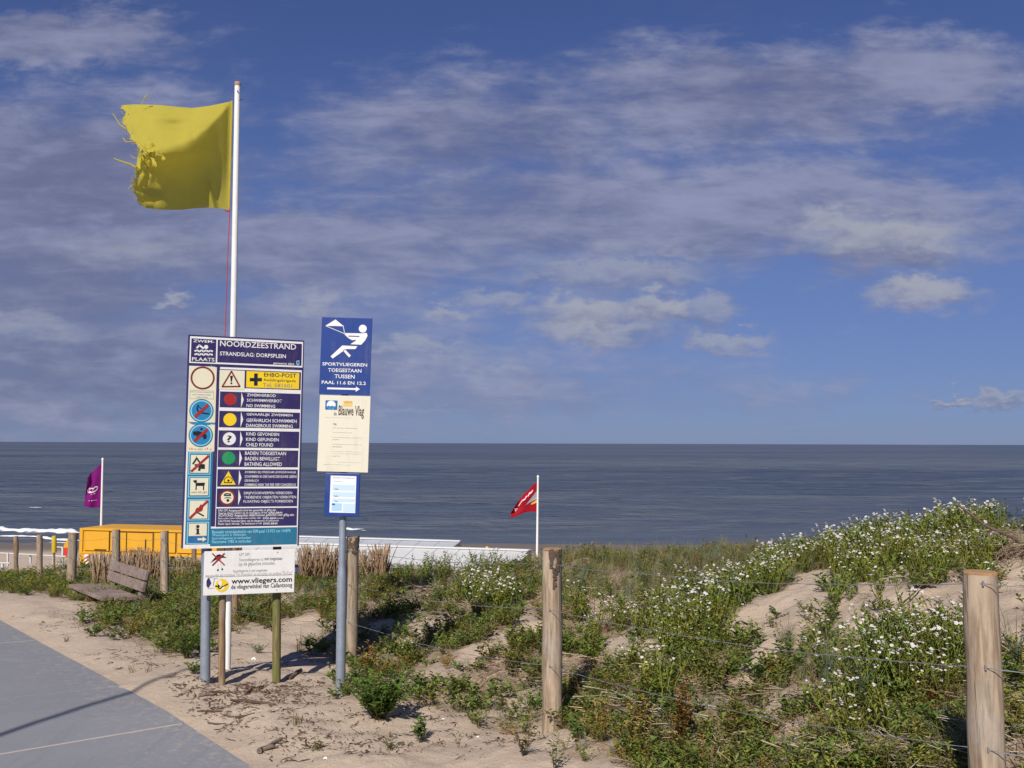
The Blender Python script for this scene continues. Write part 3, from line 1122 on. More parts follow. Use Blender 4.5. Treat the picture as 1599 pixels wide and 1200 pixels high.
class Crop:
    """addresses a board by coordinates read off an enlarged crop of the photograph"""
    def __init__(self, board, ox, oy, sc):
        self.b, self.ox, self.oy, self.s = board, ox, oy, sc

    def __call__(self, x, y):
        return self.b.uv(self.ox + x / self.s, self.oy + y / self.s)

    def rect(self, x0, y0, x1, y1, layer, mat, name, parent=None, other=None):
        a = self(x0, y0)
        b = (other or self)(x1, y1)
        return self.b.poly([(a[0], a[1]), (b[0], a[1]), (b[0], b[1]), (a[0], b[1])], layer, mat, name, parent)

    def disc(self, x, y, r, layer, mat, name, parent=None, n=28, r_in=None):
        c = self(x, y)
        ru = r / self.s / FPX * 7.75 / self.b.W
        rv = r / self.s / FPX * 7.75 / self.b.H
        if r_in is None:
            return self.b.poly([(c[0] + ru * math.cos(2 * math.pi * k / n), c[1] + rv * math.sin(2 * math.pi * k / n)) for k in range(n)], layer, mat, name, parent)
        f = r_in / r
        quads = []
        for k in range(n):
            a0, a1 = 2 * math.pi * k / n, 2 * math.pi * (k + 1) / n
            quads.append([(c[0] + ru * math.cos(a0) * m_, c[1] + rv * math.sin(a0) * m_) for m_ in (1,)] + [(c[0] + ru * math.cos(a1), c[1] + rv * math.sin(a1)),
                         (c[0] + ru * f * math.cos(a1), c[1] + rv * f * math.sin(a1)), (c[0] + ru * f * math.cos(a0), c[1] + rv * f * math.sin(a0))])
        return self.b.shapes(quads, layer, mat, name, parent)

    def poly(self, pts, layer, mat, name, parent=None):
        return self.b.poly([self(*p) for p in pts], layer, mat, name, parent)

    def polys(self, plist, layer, mat, name, parent=None):
        return self.b.shapes([[self(*p) for p in pts] for pts in plist], layer, mat, name, parent)

    def stroke(self, pts, w, layer, mat, name, parent=None):
        """a band of width w along a polyline"""
        plist = []
        for (x0, y0), (x1, y1) in zip(pts, pts[1:]):
            d = math.hypot(x1 - x0, y1 - y0) or 1
            nx, ny = -(y1 - y0) / d * w / 2, (x1 - x0) / d * w / 2
            ex, ey = (x1 - x0) / d * w * 0.25, (y1 - y0) / d * w * 0.25
            plist.append([(x0 - ex + nx, y0 - ey + ny), (x1 + ex + nx, y1 + ey + ny), (x1 + ex - nx, y1 + ey - ny), (x0 - ex - nx, y0 - ey - ny)])
        return self.polys(plist, layer, mat, name, parent)

    def text(self, s, x0, y0, x1, y1, layer, mat, bold=0.0, parent=None):
        return self.b.text(s, self(x0, y0), self(x1, y1), layer, mat, bold, parent)


def build_rules_sign():
    base = P(320, 1061, 7.74)
    root = empty('beach_rules_sign', base, 'tall navy board of beach rules, flag colours and pictograms on a grey post', 'sign')
    B = Board((291, 522.4), (472, 532), (286, 857), (470, 852.4), 7.62, 7.95, root, 0.02)
    B.panel(NAVY, 'panel')
    a, c = Crop(B, 270, 500, 5.4545), Crop(B, 270, 700, 5.0)
    # header
    h = a.rect(129, 137, 1090, 408, 1, WHITE, 'header_panel')
    a.rect(140, 155, 343, 365, 2, NAVY, 'header_field', h)
    a.rect(358, 167, 1080, 393, 2, NAVY, 'header_field', h)
    a.text('ZWEM-', 155, 165, 330, 197, 3, WHITE, 0.012, h)
    a.text('PLAATS', 148, 318, 333, 356, 3, WHITE, 0.012, h)
    a.disc(262, 230, 17, 3, WHITE, 'pictogram', h)
    a.stroke([(186, 238), (206, 216), (240, 242)], 15, 3, WHITE, 'pictogram', h)
    for y in (265, 295):
        a.stroke([(170, y), (190, y - 6), (206, y + 5), (225, y - 6), (243, y + 5), (262, y - 6), (281, y + 5), (298, y - 3), (315, y + 3)], 13, 3, WHITE, 'pictogram', h)
    a.text('NOORDZEESTRAND', 377, 173, 1030, 255, 3, WHITE, 0.010, h)
    a.text('STRANDSLAG: DORPSPLEIN', 377, 268, 942, 328, 3, WHITE, 0.012, h)
    a.text('gemeente zijpe', 833, 360, 1016, 392, 3, WHITE, 0.008, h)
    a.poly([(1036, 350), (1060, 346), (1062, 380), (1048, 388), (1036, 382)], 3, LBLUE, 'crest', h)
    a.poly([(1042, 356), (1056, 354), (1054, 376), (1044, 378)], 4, NAVY, 'crest', h)
    # body
    body = a.rect(126, 392, 986, 765, 1, WHITE, 'body_panel', None, c)
    a.rect(345, 400, 331, 614, 2, NAVY, 'divider_panel', body, c) if False else None
    c0, c1 = a(340, 398), c(333, 614)
    B.poly([(c0[0], c0[1]), (c1[0] - 0.0, c0[1]), (c1[0], c1[1]), (c0[0], c1[1])], 2, NAVY, 'divider_panel', body)
    a.rect(130, 396, 316, 32, 3, CREAM, 'pictogram_column', body, c)
    # rows
    a.rect(375, 420, 1077, 601, 2, NAVY, 'row_panel', body)
    a.rect(378, 427, 588, 600, 3, CREAM, 'warning_panel', body)
    y = a.rect(605, 437, 1062, 593, 3, YEL, 'first_aid_panel', body)
    tri = [(402, 572), (550, 570), (477, 440)]
    a.stroke(tri + tri[:1], 13, 4, DRED, 'pictogram', body)
    a.poly([(466, 478), (490, 478), (482, 530), (473, 530)], 4, BLACK, 'pictogram', body)
    a.disc(478, 543, 8, 4, BLACK, 'pictogram', body)
    a.polys([[(633, 497), (737, 497), (737, 526), (633, 526)]], 4, BLACK, 'cross', y)
    for yy0, yy1 in ((458, 497), (526, 563)):
        a.polys([[(670, yy0), (701, yy0), (701, yy1), (670, yy1)]], 4, BLACK, 'cross', y)
    a.text('EHBO-POST', 755, 450, 1035, 496, 4, BLACK, 0.008, y)
    a.text('Reddingsbrigade', 755, 502, 1032, 540, 4, BLACK, 0.0, y)
    a.text('Tel. 581601', 745, 540, 1000, 580, 4, DGREY, 0.0, y)

    def row(cr, y0, y1, x0, x1, lines, bold=0.010):
        r = cr.rect(x0, y0, x1, y1, 2, NAVY, 'row_panel', body)
        for (s, X0, Y0, X1, Y1) in lines:
            cr.text(s, X0, Y0, X1, Y1, 3, WHITE, bold, r)
        return r

    def chev(cr, x, y0, y1, r):
        cr.poly([(x, y0), (x + 20, (y0 + y1) / 2), (x - 2, y1)], 3, WHITE, 'chevron', r)

    r1 = row(a, 612, 766, 385, 1077, [('ZWEMVERBOD', 612, 630, 860, 662), ('SCHWIMMVERBOT', 612, 674, 915, 708), ('NO SWIMMING', 610, 720, 857, 753)])
    a.disc(472, 680, 52, 3, RED, 'red_disc', r1)
    chev(a, 565, 618, 752, r1)
    r2 = row(a, 778, 932, 382, 1075, [('GEVAARLIJK ZWEMMEN', 612, 797, 1010, 834), ('GEFÄHRLICH SCHWIMMEN', 612, 838, 1048, 882), ('DANGEROUS SWIMMING', 610, 889, 1015, 925)])
    a.disc(472, 853, 54, 3, YEL, 'yellow_disc', r2)
    chev(a, 564, 786, 920, r2)
    r3 = row(a, 945, 1098, 380, 1072, [('KIND GEVONDEN', 612, 962, 896, 994), ('KIND GEFUNDEN', 612, 1007, 893, 1040), ('CHILD FOUND', 612, 1052, 846, 1085)])
    a.disc(470, 1017, 54, 3, WHITE, 'white_disc', r3)
    a.text('?', 450, 988, 490, 1048, 4, BLACK, 0.012, r3)
    chev(a, 562, 952, 1086, r3)
    r4 = row(c, 18, 155, 345, 978, [('BADEN TOEGESTAAN', 555, 31, 880, 61), ('BADEN BEWILLIGT', 555, 73, 832, 103), ('BATHING ALLOWED', 553, 115, 848, 146)])
    c.disc(428, 83, 50, 3, GREEN, 'green_disc', r4)
    chev(c, 512, 24, 146, r4)
    r5 = row(c, 170, 304, 345, 978, [('ZWEMMEN BIJ STREKDAM LEVENSGEVAARLIJK', 555, 184, 966, 206), ('SCHWIMMEN IN DER NAHE DER BUHNE LEBENS', 555, 216, 970, 237),
                                     ('GEFÄHRLICH', 555, 245, 664, 268), ('SWIMMING NEAR THE PIER VERY DANGEROUS', 555, 280, 965, 301)], 0.003)
    c.poly([(368, 292), (486, 290), (429, 184)], 3, YEL, 'pictogram', r5)
    c.stroke([(400, 270), (396, 252), (410, 236), (428, 228), (448, 236), (460, 252), (455, 270)], 5, 4, BLACK, 'pictogram', r5)
    c.stroke([(398, 274), (456, 274)], 7, 4, BLACK, 'pictogram', r5)
    c.disc(430, 258, 9, 4, BLACK, 'pictogram', r5)
    chev(c, 511, 176, 298, r5)
    r6 = row(c, 320, 457, 343, 978, [('DRIJFVOORWERPEN VERBODEN', 552, 345, 935, 369), ('TREIBENDE OBJEKTEN VERBOTEN', 552, 378, 968, 401), ('FLOATING OBJECTS FORBIDDEN', 550, 410, 942, 433)], 0.004)
    c.disc(423, 390, 62, 3, DRED, 'prohibition_disc', r6)
    c.disc(423, 390, 47, 4, CREAM, 'prohibition_disc', r6)
    c.stroke([(398, 370), (412, 360), (446, 362), (448, 374), (402, 374)], 9, 5, BLACK, 'pictogram', r6)
    c.stroke([(402, 394), (428, 390), (452, 394)], 6, 5, BLACK, 'pictogram', r6)
    c.disc(428, 412, 11, 5, BLACK, 'pictogram', r6)
    chev(c, 510, 326, 450, r6)
    row(c, 475, 606, 340, 978, [('PAS OP! Aangespoeld afval kan gevaarlijk of giftig zijn.', 357, 482, 812, 499), ('Gaarne direct melden bij de strandpost of bel', 357, 503, 738, 518),
                                ('0900-8844', 750, 500, 860, 515), ('ACHTUNG! Angespültes Abfall können gefährlich oder giftig sein.', 357, 519, 958, 537),
                                ('Bitte sofort beim Strandposten melden oder', 357, 545, 692, 557), ('0900-8844', 704, 543, 812, 557), ('anrufen', 818, 543, 870, 554),
                                ('CAUTION! Stranded litter can be dangerous or poisonous', 357, 565, 832, 579), ('Please report directly. The beachpost or call', 357, 586, 695, 601), ('0900-8844', 708, 583, 822, 598)], 0.008)
    # teal column and foot
    te = c.rect(118, 36, 299, 748, 4, TEAL, 'teal_panel', body)
    c.rect(299, 630, 980, 748, 4, TEAL, 'teal_panel', body)
    for s, x1_, y0_, y1_ in [('Bewaakt strandgedeelte van KM-paal 13.925 tot 14.870', 928, 644, 664), ('Watersport is verboden', 575, 672, 690), ('Sportvliegeren is verboden', 612, 696, 714), ('Naturisme 1983 is verboden', 616, 720, 737)]:
        c.text(s, 312, y0_, x1_, y1_, 5, LBLUE, 0.010, te)
    for (x0, y0, x1, y1, kx0, ky0, kx1, ky1) in [(125, 40, 290, 212, 140, 58, 275, 198), (125, 225, 288, 388, 140, 238, 275, 372), (125, 405, 287, 565, 138, 415, 272, 552), (122, 580, 285, 745, 135, 592, 270, 685)]:
        fr = c.rect(x0, y0, x1, y1, 5, LBLUE, 'pictogram_frame', te)
        c.rect(x0 + 7, y0 + 7, x1 - 7, y1 - 7, 6, TEAL, 'pictogram_frame', te)
        c.rect(kx0, ky0, kx1, ky1, 7, CREAM, 'pictogram_field', te)
    c.stroke([(157, 128), (184, 84), (212, 124)], 13, 8, BLACK, 'pictogram', te)
    c.stroke([(180, 70), (186, 92)], 4, 8, BLACK, 'pictogram', te)
    c.polys([[(168, 130), (246, 130), (248, 168), (200, 168), (196, 148), (172, 148)]], 8, BLACK, 'pictogram', te)
    c.disc(205, 174, 10, 8, BLACK, 'pictogram', te)
    c.stroke([(146, 186), (272, 68)], 18, 9, RED, 'slash', te)
    c.polys([[(178, 276), (248, 274), (250, 283), (244, 300), (180, 300)], [(158, 258), (186, 253), (190, 268), (180, 280), (166, 272)]], 8, BLACK, 'pictogram', te)
    c.stroke([(184, 300), (183, 330)], 9, 8, BLACK, 'pictogram', te)
    c.stroke([(240, 298), (240, 330)], 9, 8, BLACK, 'pictogram', te)
    c.text('AAN DE LIJN', 148, 343, 264, 360, 8, DRED, 0.0, te)
    c.polys([[(196, 500), (188, 470), (206, 466), (222, 440), (240, 460), (236, 490), (216, 502)]], 8, RED, 'pictogram', te)
    c.stroke([(190, 480), (184, 496), (200, 510)], 9, 8, BLACK, 'pictogram', te)
    c.stroke([(196, 505), (244, 532)], 11, 8, BLACK, 'pictogram', te)
    c.stroke([(142, 548), (272, 418)], 18, 9, RED, 'slash', te)
    c.disc(202, 614, 13, 8, BLACK, 'pictogram', te)
    c.polys([[(186, 630), (212, 630), (212, 668), (218, 668), (218, 675), (186, 675), (186, 668), (193, 668), (193, 637), (186, 637)]], 8, BLACK, 'pictogram', te)
    c.rect(135, 690, 270, 738, 7, BLUE, 'pictogram_field', te)
    c.polys([[(202, 704), (240, 704), (240, 692), (270, 712), (240, 732), (240, 720), (202, 720)]], 8, CREAM, 'arrow', te)
    # cream column discs
    col_ = a.disc(238, 497, 98, 4, DRED, 'prohibition_ring', body, 36, 83)
    a.text('MET UITZONDERING', 142, 613, 325, 626, 4, DGREY, 0.0, body)
    a.text('VAN REDDINGS-', 150, 634, 312, 648, 4, DGREY, 0.0, body)
    a.text('DIENSTEN', 192, 656, 282, 669, 4, DGREY, 0.0, body)
    a.stroke([(136, 604), (331, 610), (331, 678), (136, 674), (136, 604)], 2.5, 4, LGREY, 'text_frame', body)
    a.polys([[(125, 873), (348, 880), (346, 897), (318, 893), (300, 900), (172, 897), (150, 890)]], 4, MIDB, 'ribbon', body)
    for cx, cy in ((233, 778), (231, 988)):
        a.disc(cx, cy, 98, 5, TEAL, 'prohibition_disc', body, 32)
        a.disc(cx, cy, 89, 6, LBLUE, 'prohibition_disc', body, 32)
        a.disc(cx, cy, 79, 7, MIDB, 'prohibition_disc', body, 32)
    a.stroke([(205, 730), (196, 760), (210, 790), (255, 800), (296, 805)], 12, 8, BLACK, 'pictogram', body)
    a.stroke([(208, 742), (240, 768)], 6, 8, BLACK, 'pictogram', body)
    a.stroke([(182, 830), (285, 730)], 26, 9, RED, 'slash', body)
    a.polys([[(166, 958), (205, 950), (240, 962), (268, 968), (282, 1000), (272, 1020), (255, 1022), (250, 1000), (215, 1000), (206, 1030), (192, 1024), (196, 985), (178, 992), (168, 980)]], 8, BLACK, 'pictogram', body)
    a.disc(235, 935, 10, 8, BLACK, 'pictogram', body)
    a.stroke([(180, 1036), (284, 940)], 24, 9, RED, 'slash', body)
    a.text('10 u tot 17 u', 140, 1094, 320, 1114, 4, RED, 0.0, body)
    # grey steel post behind the board
    foot = P(320.5, 1061, 7.74)
    top = P(324, 540, 7.74)
    ax = (top - foot).normalized()
    MB().rings([foot - ax * 0.4, foot, foot + ax * 0.5, top], [0.038, 0.038, 0.036, 0.036], 18).build('post', STEEL, root, smooth=True)
    far = P(425, 560, 7.985)
    mbk = MB()
    for vv in (0.12, 0.55, 0.93):
        mbk.box(B.pt(0.5, vv, -0.028), B.X * B.W * 0.46, B.N * 0.006, B.Z * 0.02)
    mbk.build('rail', BACK, root)
    bolts = MB()
    for (u_, v_) in ((0.006, 0.004),):
        bolts.box(B.pt(0.2, 0.145, 0.001), B.X * 0.004, B.N * 0.001, B.Z * 0.004)
    bolts.build('bolt', STEEL, root)
    return B


RB = build_rules_sign()


def build_kite_notice():
    base = P(389, 1070, 7.87)
    root = empty('kite_notice_board', base, 'wide white notice with red crossed kite and web address, on two wooden stakes', 'sign')
    B = Board((317.5, 861.8), (459.5, 858), (319, 930.5), (460.8, 925.2), 7.66, 7.92, root, 0.008)
    B.panel(WHITE, 'panel')
    k = Crop(B, 310, 850, 9.99)
    g = k.poly([(170, 298), (268, 168), (310, 160), (420, 214), (338, 216), (300, 262), (262, 240)], 1, BLACK, 'kite_emblem')
    k.poly([(262, 205), (310, 190), (328, 230), (300, 265), (262, 255)], 2, RED, 'kite_emblem')
    k.stroke([(196, 150), (386, 325)], 20, 3, RED, 'cross_out')
    k.stroke([(378, 146), (205, 330)], 20, 4, RED, 'cross_out')
    k.stroke([(288, 300), (300, 398)], 3, 1, LGREY, 'kite_line')
    k.stroke([(322, 300), (356, 385)], 3, 1, LGREY, 'kite_line')
    k.disc(292, 405, 14, 2, BLACK, 'kite_handle')
    k.disc(358, 392, 14, 2, BLACK, 'kite_handle')
    k.text('LET OP!', 610, 142, 765, 182, 1, LGREY)
    k.text('Stuntvliegeren is', 612, 222, 990, 272, 1, LGREY)
    k.text('niet toegestaan', 1005, 205, 1292, 262, 1, DGREY, 0.012)
    k.text('op de gepachte stranden.', 608, 283, 1185, 338, 1, LGREY)
    k.text('Stuntvliegeren is wel toegestaan', 520, 400, 1062, 438, 1, LGREY)
    k.text('ten noorden van strandpaal "De Woestduin" en ten zuiden van paviljoen "De Kust"', 108, 460, 1466, 492, 1, plain('pale_print', (0.45, 0.45, 0.45), 0.5))
    k.stroke([(108, 512), (1468, 478)], 6, 1, DGREY, 'rule_line')
    k.text('www.vliegers.com', 508, 536, 1465, 612, 1, BLACK, 0.02)
    k.text('de vliegerwinkel van Callantsoog', 508, 632, 1470, 690, 1, BLACK, 0.012)
    k.disc(368, 645, 100, 1, YEL, 'logo')
    k.polys([[(310, 575), (345, 560), (372, 600), (350, 650), (312, 640)], [(355, 690), (420, 640), (408, 690), (340, 728)]], 2, WHITE, 'logo')
    k.polys([[(165, 522), (205, 610), (160, 690), (132, 650), (128, 580), (145, 535)]], 1, NAVY, 'logo')
    k.stroke([(170, 522), (300, 538)], 5, 1, DGREY, 'logo')
    k.stroke([(165, 692), (262, 682)], 5, 1, DGREY, 'logo')
    k.stroke([(250, 545), (238, 600), (236, 650)], 9, 1, DGREY, 'logo')
    k.polys([[(264, 645), (305, 645), (305, 618), (338, 650), (312, 690), (305, 666), (264, 666)]], 3, BLACK, 'logo')
    k.stroke([(318, 690), (350, 690), (372, 660), (400, 652), (455, 620)], 16, 3, BLACK, 'logo')
    mb = MB()
    for (x, y) in ((1212, 128), (1225, 716)):
        u, v = k(x, y)
        p = B.pt(u, v, 0)
        mb.rings([p, p + B.N * 0.003], [0.005, 0.004], 8)
    mb.build('screw', STEEL, root)
    # stakes
    f1, t1 = P(346.5, 1079, 7.775), P(347.5, 868, 7.775)
    post_mesh(f1, t1, 0.0265, 21, 0.0, W_BROWN, root, 'stake')
    f2, t2 = P(431.5, 1063, 7.952), P(434, 600, 7.952)
    post_mesh(f2, t2, 0.033, 22, 0.0, W_GREEN, root, 'stake')['label'] = 'wooden stake green with algae'


build_kite_notice()


def build_kite_sign():
    base = P(531.5, 1081, 7.42)
    root = empty('kite_flying_sign', base, 'grey pole carrying a blue kite flying sign, cream notice and blue framed leaflet', 'sign')
    D = 7.37
    B = Board((501.8, 494.7), (581.1, 497), (499, 615.4), (577.7, 617.6), D, D, root, 0.006)
    p1 = B.panel(KBLUE, 'kite_panel')
    k = Crop(B, 480, 480, 3.5333)
    k.poly([(95, 104), (152, 68), (200, 106), (150, 104)], 1, WHITE, 'pictogram', p1)
    k.stroke([(100, 104), (202, 146)], 3, 1, WHITE, 'pictogram', p1)
    k.stroke([(196, 106), (204, 146)], 3, 1, WHITE, 'pictogram', p1)
    k.disc(304, 119, 21, 1, WHITE, 'pictogram', p1)
    k.polys([[(200, 143), (300, 145), (326, 142), (331, 158), (318, 184), (296, 208), (236, 205), (262, 188), (270, 180), (246, 183), (226, 172), (205, 152)]], 1, WHITE, 'pictogram', p1)
    k.stroke([(226, 160), (284, 162)], 5, 2, KBLUE, 'pictogram', p1)
    k.polys([[(192, 212), (276, 216), (264, 232), (212, 232), (140, 284), (128, 272)], [(196, 240), (206, 232), (240, 268), (230, 278)]], 1, WHITE, 'pictogram', p1)
    k.text('SPORTVLIEGEREN', 84, 304, 330, 329, 1, WHITE, 0.014, p1)
    k.text('TOEGESTAAN', 116, 337, 299, 362, 1, WHITE, 0.014, p1)
    k.text('TUSSEN', 152, 371, 262, 395, 1, WHITE, 0.014, p1)
    k.text('PAAL 11.6 EN 12.2', 82, 405, 324, 430, 1, WHITE, 0.014, p1)
    k.polys([[(112, 443), (270, 447), (270, 438), (292, 453), (268, 467), (269, 457), (112, 453)]], 1, WHITE, 'arrow', p1)
    B2 = Board((498.4, 617.2), (577.7, 619.4), (496.1, 736.4), (575.8, 738.6), D - 0.012, D - 0.012, root, 0.006)
    p2 = B2.panel(PAPER, 'notice_panel')
    q = Crop(B2, 490, 610, 6.0)
    q.rect(104, 92, 215, 183, 1, BLUE, 'emblem', p2)
    q.disc(158, 138, 40, 2, WHITE, 'emblem', p2)
    q.polys([[(118, 150), (136, 142), (150, 150), (166, 142), (182, 150), (198, 144), (190, 166), (158, 180), (126, 168)]], 3, MIDB, 'emblem', p2)
    q.rect(272, 96, 356, 150, 1, plain('notice_orange', (0.80, 0.50, 0.12), 0.5), 'heading_patch', p2)
    q.text('CAMPAGNE', 280, 100, 350, 122, 2, LGREY, 0.0, p2)
    q.text('de', 183, 198, 210, 235, 2, DGREY, 0.01, p2)
    q.text('Blauwe Vlag', 229, 140, 465, 268, 2, plain('notice_brown', (0.09, 0.06, 0.05), 0.5), 0.012, p2)
    for (s, x0, y0, x1, y1) in [('Europese onderscheiding voor schone stranden', 98, 250, 352, 262), ('Dit strand is onderscheiden', 180, 347, 408, 361), ('de waterkwaliteit is goed', 180, 390, 356, 403),
                                ('er zijn voldoende toiletten, wasplaatsen en', 180, 436, 456, 452), ('prullenbakken', 180, 456, 242, 468), ('reddingsbrigade en eerste hulp zijn er in', 180, 500, 456, 516), ('het seizoen', 180, 520, 264, 534),
                                ('in de omgeving is voldoende zorg voor de', 178, 568, 454, 582), ('natuur en milieu, zoals milieuvriendelijk', 178, 588, 454, 602), ('ingericht', 178, 610, 250, 622), ('gemeente en strandexploitanten', 226, 670, 452, 682), ('stichting voor de beweging van het strand', 92, 690, 352, 704)]:
        q.text(s, x0, y0, x1, y1, 1, LGREY, 0.0, p2)
    q.text('Wat', 180, 305, 212, 327, 1, DGREY, 0.02, p2)
    B3 = Board((507.6, 738.8), (562.2, 740), (506, 806), (560, 807.6), D - 0.01, D - 0.01, root, 0.02)
    p3 = B3.panel(KBLUE, 'leaflet_frame')
    q = Crop(B3, 490, 610, 6.0)
    q.rect(157, 798, 388, 1150, 1, plain('leaflet_paper', (0.72, 0.76, 0.82), 0.2, var=0.03), 'leaflet', p3)
    PB = plain('leaflet_blue', (0.50, 0.66, 0.78), 0.25, var=0.05)
    PD = plain('leaflet_deep_blue', (0.36, 0.58, 0.76), 0.25, var=0.05)
    for (x0, y0, x1, y1, m_) in [(176, 882, 384, 938, PB), (176, 952, 384, 996, PB), (176, 1012, 384, 1046, PB), (170, 1056, 262, 1128, PD), (276, 1062, 384, 1140, PB)]:
        q.rect(x0, y0, x1, y1, 2, m_, 'leaflet_block', p3)
    q.text('Openbaar strandreglement', 178, 812, 384, 828, 2, RED, 0.0, p3)
    q.text('Informatie en regels', 190, 846, 260, 858, 2, LGREY, 0.0, p3)
    q.text('Honden', 194, 916, 230, 930, 3, DGREY, 0.02, p3)
    q.text('Paarden', 190, 982, 228, 996, 3, DGREY, 0.02, p3)
    q.text('Vuur', 194, 1030, 226, 1044, 3, DGREY, 0.02, p3)
    q.rect(172, 1058, 200, 1074, 3, BLUE, 'leaflet_block', p3)
    foot, mid, top = P(531.5, 1081, 7.42), P(534, 890, 7.42), P(540.5, 505, 7.42)
    ax = (top - foot).normalized()
    m2 = foot.lerp(mid, 0.93)
    MB().rings([foot - ax * 0.4, foot, m2, mid, mid + ax * 0.04, top], [0.036, 0.036, 0.0355, 0.030, 0.0265, 0.0265], 18).build('pole', STEEL, root, smooth=True)
    br = MB()
    for bd in (B, B2, B3):
        for vv in (0.2, 0.8):
            br.box(bd.pt(0.48, vv, -0.014), bd.X * 0.05, bd.N * 0.006, bd.Z * 0.012)
    br.build('bracket', STEEL, root)


build_kite_sign()

# ------------------------------------------------------------------ flags
POLE_W = plain('white_pole_paint', (0.76, 0.76, 0.75), 0.35, var=0.05, scale=4)
RUST = plain('rusty_cap', (0.36, 0.20, 0.12), 0.8, var=0.4, scale=60)
ROPE = plain('red_rope', (0.40, 0.03, 0.05), 0.8)
YCLOTH = cloth('yellow_cloth', (0.70, 0.61, 0.10), 0.58, 0.12)


def build_flagpole():
    foot, top = P(355, 1043, 8.2), P(371, 129, 8.2)
    root = empty('flagpole', foot, 'tall white flagpole behind the rules board flying the yellow flag', 'flagpole')
    ax = (top - foot).normalized()
    MB().rings([foot - ax * 0.4, foot, foot.lerp(top, 0.5), top], [0.0265, 0.0265, 0.026, 0.0235], 20).build('pole', POLE_W, root, smooth=True)
    MB().rings([top - ax * 0.032, top - ax * 0.002, top + ax * 0.004], [0.0245, 0.0250, 0.018], 20).build('cap', RUST, root, smooth=True)
    hk = P(374, 157, 8.17)
    MB().tube([hk + Vector((0, 0, 0)), hk + Vector((0.022, -0.01, 0.004)), hk + Vector((0.03, -0.012, 0.0))], 0.003, 6).build('hook', BLACK, root)
    bol = P(371, 142.5, 8.172)
    MB().rings([bol, bol + Vector((0, -0.006, 0))], [0.006, 0.005], 8).build('bolt', BLACK, root)
    pts = []
    for i in range(40):
        f = i / 39
        a = P(358.6 + (351.4 - 358.6) * f, 326 + (528 - 326) * f, 8.17)
        pts.append(a + Vector((mnoise.noise(a * 3) * 0.003, 0, 0)))
    e = P(346, 940, 8.17)
    for i in range(1, 12):
        pts.append(pts[39].lerp(P(350.5, 900, 8.17), i / 11))
    MB().tube(pts, 0.0035, 6).build('halyard', ROPE, root)


build_flagpole()


def interp(pts, f):
    xs = np.linspace(0, 1, len(pts))
    pts = np.array(pts, float)
    return np.interp(f, xs, pts[:, 0]), np.interp(f, xs, pts[:, 1])


